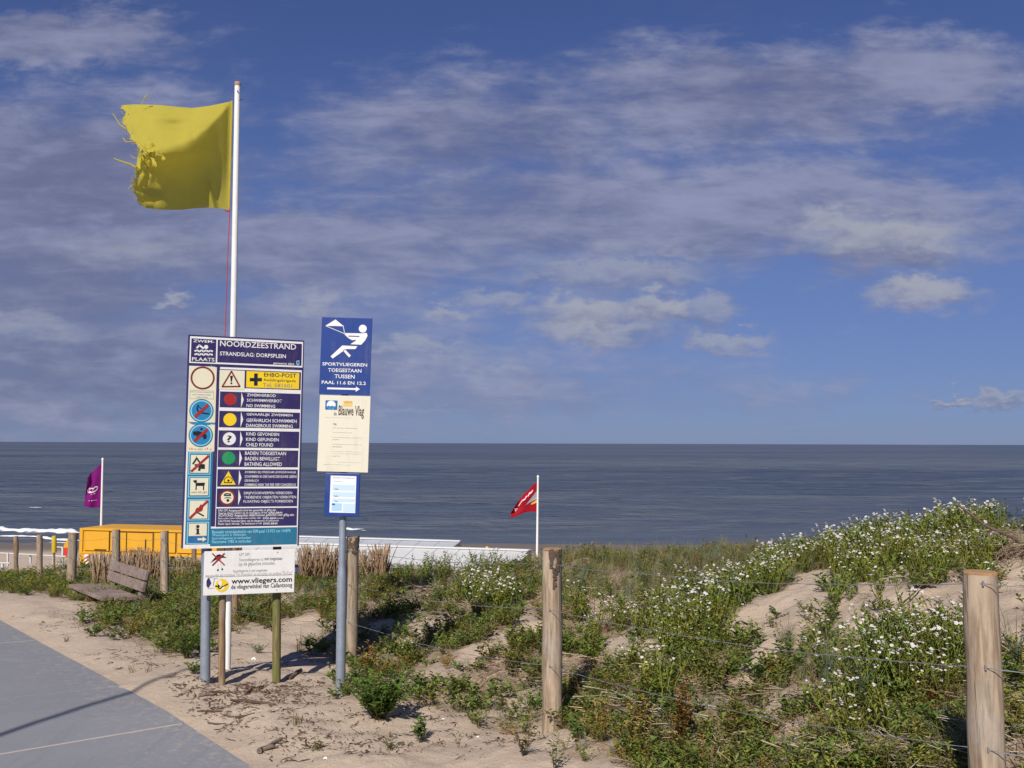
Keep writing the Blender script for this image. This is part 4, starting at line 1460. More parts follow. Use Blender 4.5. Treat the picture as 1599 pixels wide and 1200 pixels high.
def build_yellow_flag():
    top = [(363.5, 158), (345, 162), (325, 166), (300, 169), (275, 167), (250, 164.5), (225, 163.5), (205, 163.5), (186, 165)]
    bot = [(358.5, 328), (345, 326), (325, 324.5), (300, 326), (285, 328), (265, 328), (245, 327), (228, 325), (216, 319)]
    hoist = [(358.5, 328), (361, 243), (363.5, 158)]
    fly = [(216, 319), (207, 303), (204, 287), (209, 270), (213, 258), (214, 244), (214, 232), (205, 220), (197, 207), (191, 192), (188, 178), (186, 165)]
    NU, NV = 96, 84

    def warp(u, v):
        tx, ty = interp(top, u)
        bx, by = interp(bot, u)
        hx, hy = interp(hoist, v)
        fx, fy = interp(fly, v)
        x = (1 - v) * bx + v * tx + (1 - u) * hx + u * fx - ((1 - u) * (1 - v) * bot[0][0] + u * (1 - v) * bot[-1][0] + (1 - u) * v * top[0][0] + u * v * top[-1][0])
        y = (1 - v) * by + v * ty + (1 - u) * hy + u * fy - ((1 - u) * (1 - v) * bot[0][1] + u * (1 - v) * bot[-1][1] + (1 - u) * v * top[0][1] + u * v * top[-1][1])
        # ridge of the big fold from hoist top down towards the torn fly edge
        vr = float(np.interp(u, [0, 0.18, 0.37, 0.52, 0.70, 0.85, 1.0], [1.0, 0.84, 0.68, 0.62, 0.55, 0.50, 0.46]))
        pk = 0.36 * float(sstep(-0.04, 0.46, u)) * float(sstep(0.0, 0.10, u))
        above = max(0.0, v - vr) / max(1e-3, 1 - vr)
        below = max(0.0, vr - v) / max(1e-3, vr)
        sa_, sb_ = math.sqrt(above * above + 0.012) - 0.11, math.sqrt(below * below + 0.012) - 0.11
        D = pk * (1 - sa_ * 1.08) if v > vr else pk * (1 - sb_ * 1.12)
        # smaller folds
        D += 0.030 * math.sin(u * 9 + v * 3.0) * u * (0.4 + 0.6 * v)
        D += -0.05 * math.exp(-((u - 0.50 + 0.5 * (v - 0.8)) / 0.10) ** 2 - ((v - 0.82) / 0.05) ** 2) + 0.03 * math.exp(-((u - 0.66) / 0.16) ** 2 - ((v - 0.88) / 0.04) ** 2)
        D += 0.045 * math.exp(-((u - 0.20 - 0.12 * v) / 0.035) ** 2) * float(sstep(0.40, 0.15, v))
        D += 0.05 * math.exp(-((u - 0.80) / 0.12) ** 2 - ((v - 0.10) / 0.05) ** 2)
        D += 0.05 * math.exp(-((u - 0.86) / 0.05) ** 2 - ((v - 0.24) / 0.08) ** 2)
        if u > 0.55:
            w = (u - 0.55) / 0.45
            D += w * 0.035 * (mnoise.noise(Vector((u * 9, v * 7, 1.7))))
            D += w * w * 0.016 * mnoise.noise(Vector((u * 22, v * 18, 4.2)))
            # crumpled notch where the cloth is torn
            cr = math.exp(-((u - 0.86) / 0.12) ** 2 - ((v - 0.47) / 0.10) ** 2)
            D += cr * 0.05 * mnoise.noise(Vector((u * 26, v * 24, 9.1)))
        if u > 0.9:
            y += (u - 0.9) * 60 * 0.4 * mnoise.noise(Vector((v * 14, 3, 3)))
        return P(x, y, 8.19 - 0.20 * u - D)

    root = empty('yellow_flag', P(361, 328, 8.17), 'tattered yellow warning flag blowing from the white flagpole', 'flag')
    mb = MB()
    ids = {}
    for i in range(NU + 1):
        for j in range(NV + 1):
            v = j / NV
            rag = 0.975 + 0.04 * mnoise.noise(Vector((v * 17, 0.3, 0))) + 0.030 * mnoise.noise(Vector((v * 60, 5.3, 0)))
            u = i / NU * rag
            ids[i, j] = len(mb.v)
            mb.v.append(warp(u, v))
    rr = random.Random(12)
    for i in range(NU):
        for j in range(NV):
            u, v = i / NU, j / NV
            # small holes and nicks along the torn edge
            if u > 0.95 and mnoise.noise(Vector((u * 40, v * 44, 2.2))) > 0.40:
                continue
            if u > 0.98 and rr.random() < 0.2:
                continue
            mb.f.append((ids[i, j], ids[i, j + 1], ids[i + 1, j + 1], ids[i + 1, j]))
    cl = mb.build('cloth', YCLOTH, root, smooth=False)
    cl.data.polygons.foreach_set('use_smooth', [True] * len(cl.data.polygons))
    hem = MB()
    hp = [P(361.2 + (356.6 - 361.2) * f + 1.0, 158 + (328 - 158) * f, 8.172) for f in np.linspace(0, 1, 12)]
    hem.tube(hp, 0.008, 8)
    hem.build('hoist_hem', YCLOTH, root, smooth=True)
    # loose threads
    th = MB()

    def thread(pp, r):
        th.rings([P(x, y, d) for x, y, d in pp], [r * (1 - 0.5 * i / (len(pp) - 1)) for i in range(len(pp))], 5)

    for k in range(70):
        v = rr.random()
        b = warp(0.97, v)
        L = rr.uniform(0.012, 0.05)
        d1 = Vector((-1, rr.uniform(-.4, .4), rr.uniform(-0.9, 0.7))).normalized()
        d2 = Vector((-1, rr.uniform(-.4, .4), rr.uniform(-0.9, 0.9))).normalized()
        th.rings([b - d1 * 0.01, b + d1 * L * 0.5, b + d1 * L * 0.5 + d2 * L * 0.5], [0.0013, 0.0010, 0.0006], 4)
    thread([(214, 263, 7.9), (204, 257, 7.9), (194, 254, 7.9), (186, 251, 7.9), (178, 248, 7.9)], 0.009)
    thread([(197, 202, 7.9), (187, 195, 7.9), (182, 187, 7.9), (178, 180, 7.9), (175, 178, 7.9)], 0.006)
    thread([(221, 164, 7.95), (223, 158, 7.95), (226, 153, 7.95), (229, 148, 7.95)], 0.003)
    thread([(226, 153, 7.95), (228, 150, 7.95), (230, 151, 7.95)], 0.008)
    thread([(211, 248, 7.9), (207, 246, 7.9), (203, 242, 7.9)], 0.004)
    thread([(216, 286, 7.9), (207, 290, 7.9), (202, 293, 7.9), (200, 297, 7.9)], 0.005)
    thread([(192, 216, 7.9), (197, 222, 7.9), (208, 221, 7.85), (216, 224, 7.8)], 0.005)
    th.build('loose_thread', YCLOTH, root)['kind'] = 'stuff'
    # torn strips folded over at the notch
    for (pts_, w0) in [([(216, 262), (217, 245), (221, 236), (226, 246), (231, 258)], 10), ([(230, 236), (238, 246), (243, 258), (240, 262)], 12), ([(246, 240), (254, 243), (258, 247), (252, 250)], 7), ([(222, 228), (234, 232), (240, 224)], 7)]:
        vs, fs = [], []
        for i, (x, y) in enumerate(pts_):
            d = 7.58 + 0.03 * math.sin(i * 2.1)
            ww = w0 * (0.75, 0.5, 0.9, 0.45, 0.7)[i % 5]
            vs += [P(x - ww * 0.4, y - 2, d), P(x + ww * 0.4, y + 3 - 2 * (i % 2), d - 0.035 + 0.03 * (i % 2))]
        for i in range(len(pts_) - 1):
            fs.append((i * 2, i * 2 + 1, i * 2 + 3, i * 2 + 2))
        s_ = MB().add(vs, fs).build('torn_strip', YCLOTH, root)
        md = s_.modifiers.new('sub', 'SUBSURF')
        md.levels = md.render_levels = 1
        md.boundary_smooth = 'PRESERVE_CORNERS'
        so = s_.modifiers.new('solid', 'SOLIDIFY')
        so.thickness = 0.003
    # short toggle at the lower corner
    MB().tube([P(359, 328, 8.17), P(355, 331, 8.165), P(351, 328, 8.16)], 0.005, 6).build('toggle', ROPE, root)


build_yellow_flag()


def small_flag(name, label, pole_label, base_px, top_px, depth, top, bot, fly, cloth_mat, decor, polecat):
    foot, tp = P(*base_px, depth), P(*top_px, depth)
    g = gz(foot.x, foot.y)
    ax = (tp - foot).normalized()
    ft = foot + ax * ((g - foot.z) / ax.z)
    proot = empty('beach_flagpole', ft, pole_label, 'flagpole', 'white poles of the beach flags')
    r = 2.0 / FPX * depth
    MB().rings([ft - ax * 0.5, ft, tp], [r, r, r * 0.7], 10).build('pole', POLE_W, proot, smooth=True)
    MB().rings([tp, tp + ax * 0.05, tp + ax * 0.12], [r * 0.9, r * 1.0, r * 0.3], 10).build('finial', POLE_W, proot, smooth=True)
    root = empty(name, P(*bot[0], depth), label, 'flag')

    def warp(u, v, off=0.0):
        tx, ty = interp(top, u)
        bx, by = interp(bot, u)
        fx, fy = interp(fly, v)
        sx, sy = (1 - v) * bot[-1][0] + v * top[-1][0], (1 - v) * bot[-1][1] + v * top[-1][1]
        x = (1 - v) * bx + v * tx + u * (fx - sx)
        y = (1 - v) * by + v * ty + u * (fy - sy)
        d = depth - 0.3 * u + 0.10 * math.sin(u * 7 + v * 4) * u + 0.05 * math.sin(v * 9 - u * 4) * u
        return P(x, y, d - off)

    mb = MB()
    N = 22
    mb.add([warp(i / N, j / N) for i in range(N + 1) for j in range(N + 1)], [(i * (N + 1) + j, i * (N + 1) + j + 1, (i + 1) * (N + 1) + j + 1, (i + 1) * (N + 1) + j) for i in range(N) for j in range(N)])
    c = mb.build('cloth', cloth_mat, root)
    c.data.polygons.foreach_set('use_smooth', [True] * len(c.data.polygons))
    for (nm, polys, mat) in decor:
        mb = MB()
        for pl in polys:
            # subdivide outline bands so that they follow the cloth
            mb.add([warp(u, v, 0.012) for u, v in pl], [tuple(range(len(pl)))])
        mb.build(nm, mat, c)


def band(pts, w):
    out = []
    for (x0, y0), (x1, y1) in zip(pts, pts[1:]):
        d = math.hypot(x1 - x0, y1 - y0) or 1
        nx, ny = -(y1 - y0) / d * w / 2, (x1 - x0) / d * w / 2
        out.append([(x0 + nx, y0 + ny), (x1 + nx, y1 + ny), (x1 - nx, y1 - ny), (x0 - nx, y0 - ny)])
    return out


def arc(cx, cy, rx, ry, a0, a1, n=14):
    return [(cx + rx * math.cos(math.radians(a0 + (a1 - a0) * i / n)), cy + ry * math.sin(math.radians(a0 + (a1 - a0) * i / n))) for i in range(n + 1)]


PURPLE = cloth('purple_cloth', (0.21, 0.012, 0.18), 0.3, 0.12)
REDC = cloth('red_cloth', (0.36, 0.010, 0.022), 0.3, 0.12)
FW = plain('flag_white_print', (0.72, 0.66, 0.72), 0.7)
FG = plain('flag_grey_print', (0.25, 0.27, 0.29), 0.7)
FY = plain('flag_yellow_print', (0.62, 0.34, 0.05), 0.7)
heart = band(arc(0.40, 0.37, 0.13, 0.05, 20, 270), 0.022) + band(arc(0.58, 0.37, 0.20, 0.075, 300, 150 + 0, 16), 0.024) + band(arc(0.66, 0.36, 0.12, 0.06, -100, 100), 0.020)
heart = band([(0.50, 0.345), (0.45, 0.385), (0.36, 0.405), (0.25, 0.395), (0.20, 0.365), (0.24, 0.335), (0.34, 0.31), (0.50, 0.305)], 0.024) + \
    band([(0.40, 0.30), (0.56, 0.31), (0.68, 0.34), (0.72, 0.375), (0.66, 0.405), (0.54, 0.405), (0.47, 0.385)], 0.020) + \
    band([(0.52, 0.300), (0.70, 0.315), (0.82, 0.345), (0.85, 0.385), (0.78, 0.42), (0.66, 0.43)], 0.02)
small_flag('purple_flag', 'upright purple flag with a white heart swirl, above the orange container', 'white pole of the purple flag behind the orange container', (157.5, 840), (160.3, 719), 48.0,
           [(159, 723), (150, 732), (142, 739), (137, 746)], [(157, 793), (148, 793), (139, 793), (131, 791)], [(131, 791), (133, 775), (135, 760), (137, 746)], PURPLE,
           [('heart_logo', [[(u_, v_ * 1.15 + 0.06) for u_, v_ in pl] for pl in heart], FW), ('lettering', [[(0.34, 0.35), (0.60, 0.35), (0.60, 0.362), (0.34, 0.362)], [(0.22, 0.180), (0.50, 0.185), (0.50, 0.192), (0.22, 0.187)], [(0.50, 0.175), (0.72, 0.180), (0.72, 0.198), (0.50, 0.195)]], FW)], 'flagpole')
small_flag('red_flag', 'red flag with white script streaming above the dune edge', 'white pole of the red flag, right of the white roofs', (838.6, 868), (840, 746), 50.0,
           [(839.3, 752), (828, 762), (817, 773), (809, 783), (801, 795)], [(838, 799.5), (828, 799.5), (818, 801), (808, 806), (799, 808.5)], [(799, 808.5), (796.5, 803), (801, 795)], REDC,
           [('script_print', band([(0.16, 0.83), (0.22, 0.74), (0.26, 0.82), (0.32, 0.70)], 0.05) + band([(0.36, 0.78), (0.44, 0.66), (0.48, 0.72)], 0.05) + band([(0.50, 0.74), (0.60, 0.66), (0.66, 0.58)], 0.06), FW),
            ('pennant_print', [[(0.80, 0.35), (0.90, 0.80), (0.68, 0.45)]], FW),
            ('hoist_print', [[(0.005, 0.70), (0.005, 0.46), (0.40, 0.36), (0.30, 0.46)]], FG), ('hoist_stripe', [[(0.005, 0.50), (0.005, 0.44), (0.30, 0.38), (0.20, 0.44)]], FW),
            ('hoist_stripe', [[(0.005, 0.40), (0.005, 0.30), (0.22, 0.28), (0.2, 0.34)]], FY)], 'flagpole')

# slim pole left of the picture whose shadow crosses the path
q = Vector((-5.15, 0.30, 0))
q.z = gz(q.x, q.y)
sp = empty('path_side_pole', q, 'slim white pole beside the path that throws the long shadow', 'pole')
MB().rings([q - Vector((0, 0, .4)), q, q + Vector((0, 0, 6.9))], [0.035, 0.035, 0.028], 14).build('pole', POLE_W, sp, smooth=True)
MB().rings([q + Vector((0, 0, 6.9)), q + Vector((0, 0, 6.95))], [0.04, 0.02], 14).build('cap', POLE_W, sp, smooth=True)

# ------------------------------------------------------------------ bench
W_BENCH = wood('bench_wood', (0.29, 0.22, 0.19), (0.17, 0.125, 0.11), 'X', 10)


def build_bench():
    A = P(166, 905, 13.9)      # far end of the backrest foot
    Bq = P(222, 925, 12.75)    # near end
    A.z = Bq.z = (A.z + Bq.z) / 2
    X = (Bq - A)
    L = 1.45
    X.normalize()
    F = Vector((X.y, -X.x, 0))            # towards the path
    if F.x > 0:
        F = -F
    C = (A + Bq) / 2
    seat_z = P(160, 925, 13.0).z
    C.z = seat_z
    g = gz(C.x, C.y)
    root = empty('park_bench', (C.x, C.y, g), 'low brown plank bench half sunk in sand beside the path', 'bench')
    Zv = Vector((0, 0, 1))
    sl = (F * 0.30 + Zv * 0.0)
    for i, o in enumerate((0.11, 0.265, 0.42)):
        c = C + F * o + Zv * (0.0 + 0.012 * i - 0.03)
        MB().box(c, X * (L / 2), F * 0.072, Zv * 0.024).build('seat_plank', W_BENCH, root, bevel=0.006)
    lean = (-F * 0.20 + Zv).normalized()
    nrm = lean.cross(X).normalized()
    for i, o in enumerate((0.10, 0.245)):
        c = C - F * 0.01 + lean * o
        MB().box(c, X * (L / 2), nrm * 0.022, lean * 0.064).build('back_plank', W_BENCH, root, bevel=0.006)
    for s in (-0.78, 0.78):
        c = C + X * (L / 2 * s)
        MB().box(c - F * 0.055 + lean * 0.04, X * 0.045, nrm * 0.035, lean * 0.25).build('back_support', W_BENCH, root, bevel=0.006)
        MB().box(c + F * 0.24 - Zv * 0.10, X * 0.045, F * 0.24, Zv * 0.045).build('seat_beam', W_BENCH, root, bevel=0.006)
        MB().box(c + F * 0.34 - Zv * 0.33, X * 0.045, F * 0.06, Zv * 0.19).build('leg', W_BENCH, root, bevel=0.006)
        MB().box(c + F * 0.02 - Zv * 0.33, X * 0.045, F * 0.06, Zv * 0.19).build('leg', W_BENCH, root, bevel=0.006)


build_bench()

# ------------------------------------------------------------------ beach buildings and furniture
ORANGE = plain('orange_paint', (0.62, 0.32, 0.018), 0.5, var=0.12, scale=0.8)
DARKLINE = plain('dark_seam', (0.05, 0.035, 0.02), 0.8)
ROOFW = plain('white_roof_sheet', (0.50, 0.51, 0.52), 0.6, var=0.14, scale=0.7)
WALLW = plain('white_wall_boards', (0.62, 0.62, 0.62), 0.6, var=0.07, scale=0.8)
GABLE = plain('blue_gable', (0.03, 0.05, 0.13), 0.6)


def build_container():
    D0, D1 = 46.5, 45.0
    TL, TR = P(126, 824.5, D0), P(340, 828, D1)
    X = (TR - TL)
    X.z = 0
    L = X.length
    X.normalize()
    N = Vector((X.y, -X.x, 0))
    Zv = Vector((0, 0, 1))
    H = 1.18
    top = TL.z
    c = TL + X * L / 2 - N * 1.2
    c.z = top - H / 2
    g = gz(c.x, c.y)
    root = empty('storage_container', (c.x, c.y, top - H), 'orange yellow storage container behind the reeds on the beach', 'container')
    body = MB().box(c, X * L / 2, N * 1.2, Zv * H / 2).build('body', ORANGE, root, bevel=0.07)
    f = TL + N * 0.0
    f.z = top

    def face(a, b, z0, z1, out, mat, name, parent=root):
        mid = f + X * ((a + b) / 2) + N * (out / 2) + Zv * ((z0 + z1) / 2)
        return MB().box(mid, X * (b - a) / 2, N * (out / 2 + 0.01), Zv * abs(z1 - z0) / 2).build(name, mat, parent)

    # frame rails and hatch panels (front long side), seams around each hatch
    face(0.0, L, -0.10, -0.002, 0.05, ORANGE, 'top_rail')
    face(0.0, L, -H + 0.003, -H + 0.09, 0.05, ORANGE, 'side_rail')
    face(0.0, 0.16, -H, 0.0, 0.055, ORANGE, 'corner_post')
    face(L - 0.16, L, -H, 0.0, 0.055, ORANGE, 'corner_post')
    for (a, b, z0, z1) in [(0.28, 1.52, -1.02, -0.14), (1.60, 2.40, -1.02, -0.17), (2.46, 3.75, -1.02, -0.17), (3.85, 4.9, -1.02, -0.14), (5.0, L - 0.3, -1.02, -0.14)]:
        h = face(a, b, z0, z1, 0.045, ORANGE, 'hatch')
        mbs = MB()
        w = 0.017
        for (x0, x1, y0, y1) in [(a - w, b + w, z1, z1 + 2 * w), (a - w, b + w, z0 - 2 * w, z0), (a - 2 * w, a, z0, z1), (b, b + 2 * w, z0, z1)]:
            mid = f + X * ((x0 + x1) / 2) + N * 0.004 + Zv * ((y0 + y1) / 2)
            mbs.box(mid, X * abs(x1 - x0) / 2, N * 0.012, Zv * abs(y1 - y0) / 2)
        mbs.build('seam', DARKLINE, h)
    face(0.8, 1.4, -0.98, -0.95, 0.09, DARKLINE, 'handle')
    face(2.6, 3.3, -0.99, -0.95, 0.09, DARKLINE, 'handle')
    face(3.40, 3.44, -0.95, -0.45, 0.09, DARKLINE, 'lock_rod')
    for xx in (0.25, L * 0.5, L - 0.25):
        for nn in (0.25, 2.1):
            pp = f + X * xx - N * nn
            gg = gz(pp.x, pp.y) - 0.1
            MB().box(Vector((pp.x, pp.y, (gg + top - H) / 2)), X * 0.07, N * 0.07, Zv * ((top - H - gg) / 2)).build('support', DARKLINE, root)
    face(0.0, 0.55, -H - 0.5, -H - 0.004, 0.02, ORANGE, 'skirt')
    # end wall gear at the left
    for dz in (0.35, 0.8):
        MB().box(TL - N * 0.6 - X * 0.03 - Zv * dz, X * 0.03, N * 0.06, Zv * 0.08).build('end_fitting', RED, root)
    # striped warning plate at the lower left corner
    q0 = f + X * 0.42 - Zv * (H + 0.02) + N * 0.09
    pl = MB().box(q0 - Zv * 0.25, X * 0.11, N * 0.012, Zv * 0.25).build('warning_plate', WHITE, root)
    st = MB()
    for k in range(3):
        y = -0.08 - 0.17 * k
        st.add([q0 + X * -0.11 + Zv * (y - 0.09) + N * 0.016, q0 + X * 0.11 + Zv * (y + 0.05) + N * 0.016, q0 + X * 0.11 + Zv * (y - 0.03) + N * 0.016, q0 + X * -0.11 + Zv * (y - 0.17) + N * 0.016], [(0, 1, 2, 3)])
    st.build('warning_stripe', RED, pl)


build_container()


def long_hut(name, label, L0, R0, dl, dr, ridge_l, ridge_r, eave_dz, over_r, depthw, roof_mat, wall_h=2.2, back_dz=None):
    """long low building; ridge given by photograph points, front slope faces the camera"""
    A, Bq = P(*ridge_l, dl), P(*ridge_r, dr)
    z = (A.z + Bq.z) / 2
    A.z = Bq.z = z
    X = (Bq - A).normalized()
    L = (Bq - A).length
    N = Vector((X.y, -X.x, 0))
    Zv = Vector((0, 0, 1))
    c0 = (A + Bq) / 2
    root = empty(name, (c0.x, c0.y, z - eave_dz - wall_h), label, 'building')
    w = depthw / 2
    seg = max(4, int(L / 1.2))
    for s, nm in ((1, 'roof_slope'), (-1, 'roof_slope')):
        par = None
        mb = MB()
        e0 = A + N * (s * w) - Zv * eave_dz - X * 0.0
        e1 = Bq + N * (s * w) - Zv * eave_dz - X * over_r
        up = (N * (s * eave_dz) + Zv * w).normalized() * 0.06
        mb.add([A, Bq, e1, e0, A - up, Bq - up, e1 - up, e0 - up], [(0, 1, 2, 3) if s < 0 else (3, 2, 1, 0), (4, 5, 6, 7) if s > 0 else (7, 6, 5, 4), (0, 4, 5, 1), (1, 5, 6, 2), (2, 6, 7, 3), (3, 7, 4, 0)])
        sl = mb.build(nm, roof_mat, root)
        MB().box((e0 + e1) / 2 - up * 0.9 - Zv * 0.09, (e1 - e0) / 2, N * 0.03, Zv * 0.10).build('eave_shade_strip', BACK, sl)  # dark grey strip standing in for the shadow line under the eave
        # standing seams of the sheets
        ms = MB()
        for k in range(1, seg):
            f = k / seg
            p, e = A.lerp(Bq, f), e0.lerp(e1, f)
            ms.box((p + e) / 2 + up * 0.1, X * 0.012, (e - p) / 2, up * 0.12)
        ms.build('sheet_seam', BACK, sl)['kind'] = 'stuff'
    MB().box((A + Bq) / 2 + Zv * 0.03, (Bq - A) / 2, N * 0.16, Zv * 0.035).build('ridge_cap', WALLW, root)
    body = MB()
    zt = z - eave_dz + 0.02
    ins = w - 0.25
    p0, p1 = A + X * 0.2, Bq - X * (over_r + 0.25)
    base = z - eave_dz - wall_h
    quad = [p0 + N * ins, p1 + N * ins, p1 - N * ins, p0 - N * ins]
    vs = [Vector((q_.x, q_.y, base)) for q_ in quad] + [Vector((q_.x, q_.y, zt)) for q_ in quad]
    body.add(vs, [(0, 1, 5, 4), (1, 2, 6, 5), (2, 3, 7, 6), (3, 0, 4, 7)])
    wl = body.build('wall', WALLW, root)
    for (pp, dx) in ((p1, 0.0), (p0, 0.0)):
        g = MB()
        g.add([Vector(((pp + N * ins).x, (pp + N * ins).y, zt)), Vector(((pp - N * ins).x, (pp - N * ins).y, zt)), Vector((pp.x, pp.y, z - 0.08))], [(0, 1, 2)])
        g.build('gable', GABLE, root)
    for k in range(1, int(L / 3)):
        pw = p0.lerp(p1, k / (L / 3)) + N * (ins + 0.03)
        fr = MB().box(Vector((pw.x, pw.y, base + 1.2)), X * 0.55, N * 0.02, Zv * 0.5).build('window', GABLE, root)
    return root


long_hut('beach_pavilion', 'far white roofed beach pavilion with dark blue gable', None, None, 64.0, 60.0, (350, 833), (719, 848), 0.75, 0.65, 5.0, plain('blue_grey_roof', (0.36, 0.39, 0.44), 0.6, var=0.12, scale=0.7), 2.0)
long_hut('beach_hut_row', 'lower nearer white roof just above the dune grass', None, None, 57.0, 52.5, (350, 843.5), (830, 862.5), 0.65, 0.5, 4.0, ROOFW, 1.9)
yb = P(760.5, 862, 54)
yv = empty('roof_beacon', yb, 'small yellow knob standing on the lower white roof', 'beacon')
MB().rings([yb - Vector((0, 0, .15)), yb + Vector((0, 0, .02)), yb + Vector((0, 0, .16)), yb + Vector((0, 0, .24)), yb + Vector((0, 0, .29))], [0.13, 0.13, 0.12, 0.09, 0.03], 14).build('dome', plain('yellow_plastic', (0.75, 0.47, 0.02), 0.5), yv, smooth=True)
MB().rings([yb - Vector((0, 0, .2)), yb - Vector((0, 0, .06))], [0.16, 0.16], 14).build('collar', plain('yellow_plastic', (0.75, 0.47, 0.02), 0.5), yv, smooth=True)

RAILW = plain('white_rail_paint', (0.55, 0.55, 0.54), 0.6)


def build_railing():
    D = 30.0
    root = empty('white_railing', P(12, 885, D), 'low white railing beside the beach descent beyond the leftmost posts', 'railing')
    a, b = P(-45, 861.5, D + 1.5), P(103, 869.5, D - 1.0)
    mb = MB()
    MB().tube([a, b], 0.022, 8).build('rail', RAILW, root)
    c, d = P(-30, 878, D), P(16, 880, D - 0.5)
    MB().tube([c, d], 0.022, 8).build('rail', RAILW, root)
    e, f_ = P(88.5, 854.5, D), P(98.5, 855.2, D)
    MB().tube([e, f_], 0.018, 8).build('rail', RAILW, root)
    for (x, y0, y1, w) in [(12, 864, 884, 2.4), (30, 866, 884, 1.6), (47.5, 866.5, 880, 2.6), (83, 869, 884, 2.2), (97.8, 855, 884, 2.8), (3.5, 879, 895, 3.0)]:
        p0, p1 = P(x, y1, D), P(x, y0, D)
        r = w / 2 / FPX * D
        MB().box((p0 + p1) / 2, (r, 0, 0), (0, r, 0), (p1 - p0) / 2).build('baluster', RAILW, root, bevel=0.004)


build_railing()
yp0, yp1 = P(84.5, 905, 27), P(84.6, 837, 27)
yr = empty('marker_post', yp0, 'yellow sleeved marker post between the pale post and the weathered post', 'post')
MB().rings([yp0 - Vector((0, 0, .6)), P(84.5, 862, 27)], [0.03, 0.03], 10).build('stem', W_BROWN, yr, smooth=True)
MB().rings([P(84.5, 863.5, 27), P(84.6, 838.5, 27), yp1], [0.062, 0.062, 0.05], 14).build('sleeve', plain('ochre_plastic', (0.50, 0.36, 0.02), 0.6), yr, smooth=True)
bx = P(106, 852, 40)
bo = empty('beach_box', P(106, 872, 40), 'small orange box with red panel behind the weathered post', 'box')
MB().add([P(98.5, 872, 40), P(120, 873, 40), P(120, 836, 40), P(108, 838, 40), P(99.5, 852, 40), P(98.5, 872, 40.9), P(120, 873, 40.9), P(120, 836, 40.9), P(108, 838, 40.9), P(99.5, 852, 40.9)],
         [(4, 3, 2, 1, 0), (5, 6, 7, 8, 9), (0, 1, 6, 5), (1, 2, 7, 6), (2, 3, 8, 7), (3, 4, 9, 8), (4, 0, 5, 9)]).build('body', ORANGE, bo)
MB().box(P(103, 862.5, 39.97), Vector((0.09, 0, 0)), Vector((0, 0.02, 0)), Vector((0, 0, 0.17))).build('panel', plain('signal_red', (0.55, 0.03, 0.02), 0.5), bo)

# ------------------------------------------------------------------ plants


def leaf_material(name, trans=0.3, rough=0.6, spec=0.25):
    m, t, b = new_mat(name)
    at = t.node('ShaderNodeAttribute', attribute_name='Col')
    c = at.outputs['Color']
    t.put(b.inputs['Base Color'], c)
    b.inputs['Roughness'].default_value = rough
    b.inputs['Specular IOR Level'].default_value = spec
    if trans:
        tr = t.node('ShaderNodeBsdfTranslucent')
        t.put(tr.inputs['Color'], t.mix(0.35, c, (0.16, 0.20, 0.02)))
        mx = t.node('ShaderNodeMixShader')
        mx.inputs[0].default_value = trans
        t.l.new(b.outputs[0], mx.inputs[1])
        t.l.new(tr.outputs[0], mx.inputs[2])
        t.l.new(mx.outputs[0], t.n['Material Output'].inputs['Surface'])
    return m


LEAF = leaf_material('leaf', 0.38)
PETAL = leaf_material('petal', 0.25, 0.7, 0.15)
STRAW = leaf_material('straw', 0.0, 0.85, 0.15)


class TB:
    """numpy template builder: triangles with a colour per vertex"""
    def __init__(self, seed):
        self.v, self.t, self.c = [], [], []
        self.r = np.random.default_rng(seed)

    def tri(self, vs, ts, col):
        o = len(self.v)
        self.v.extend([np.asarray(p, float) for p in vs])
        self.t.extend([(a + o, b + o, c + o) for a, b, c in ts])
        self.c.extend([col] * len(vs))

    def leaf(self, base, d, up, L, w, col):
        d = d / np.linalg.norm(d)
        s = np.cross(d, up)
        s = s / (np.linalg.norm(s) + 1e-9)
        n = np.cross(s, d)
        mid = base + d * L * 0.45 + n * L * 0.06
        tip = base + d * L - n * L * 0.12
        self.tri([base, mid + s * w * 0.5 + n * w * 0.15, tip, mid - s * w * 0.5 + n * w * 0.15], [(0, 1, 2), (0, 2, 3)], col)

    def stick(self, p, q, r0, r1, col):
        d = q - p
        ref = np.array([0, 0, 1.0]) if abs(d[2]) < 0.9 * np.linalg.norm(d) else np.array([1.0, 0, 0])
        a = np.cross(d, ref)
        a /= np.linalg.norm(a) + 1e-9
        b = np.cross(d, a)
        b /= np.linalg.norm(b) + 1e-9
        vs = []
        for (c, r) in ((p, r0), (q, r1)):
            for k in range(3):
                an = 2.094 * k
                vs.append(c + (a * math.cos(an) + b * math.sin(an)) * r)
        self.tri(vs, [(0, 1, 4), (0, 4, 3), (1, 2, 5), (1, 5, 4), (2, 0, 3), (2, 3, 5), (3, 4, 5)], col)

    def ribbon(self, pts, w, col, side):
        vs = []
        n = len(pts)
        for i, p in enumerate(pts):
            ww = w * (1 - 0.9 * (i / (n - 1)) ** 1.5)
            vs += [p - side * ww / 2, p + side * ww / 2]
        ts = []
        for i in range(n - 1):
            ts += [(2 * i, 2 * i + 1, 2 * i + 3), (2 * i, 2 * i + 3, 2 * i + 2)]
        self.tri(vs, ts, col)

    def arrays(self):
        return np.array(self.v, np.float32), np.array(self.t, np.int32), np.array(self.c, np.float32)


UPV = np.array([0, 0, 1.0])


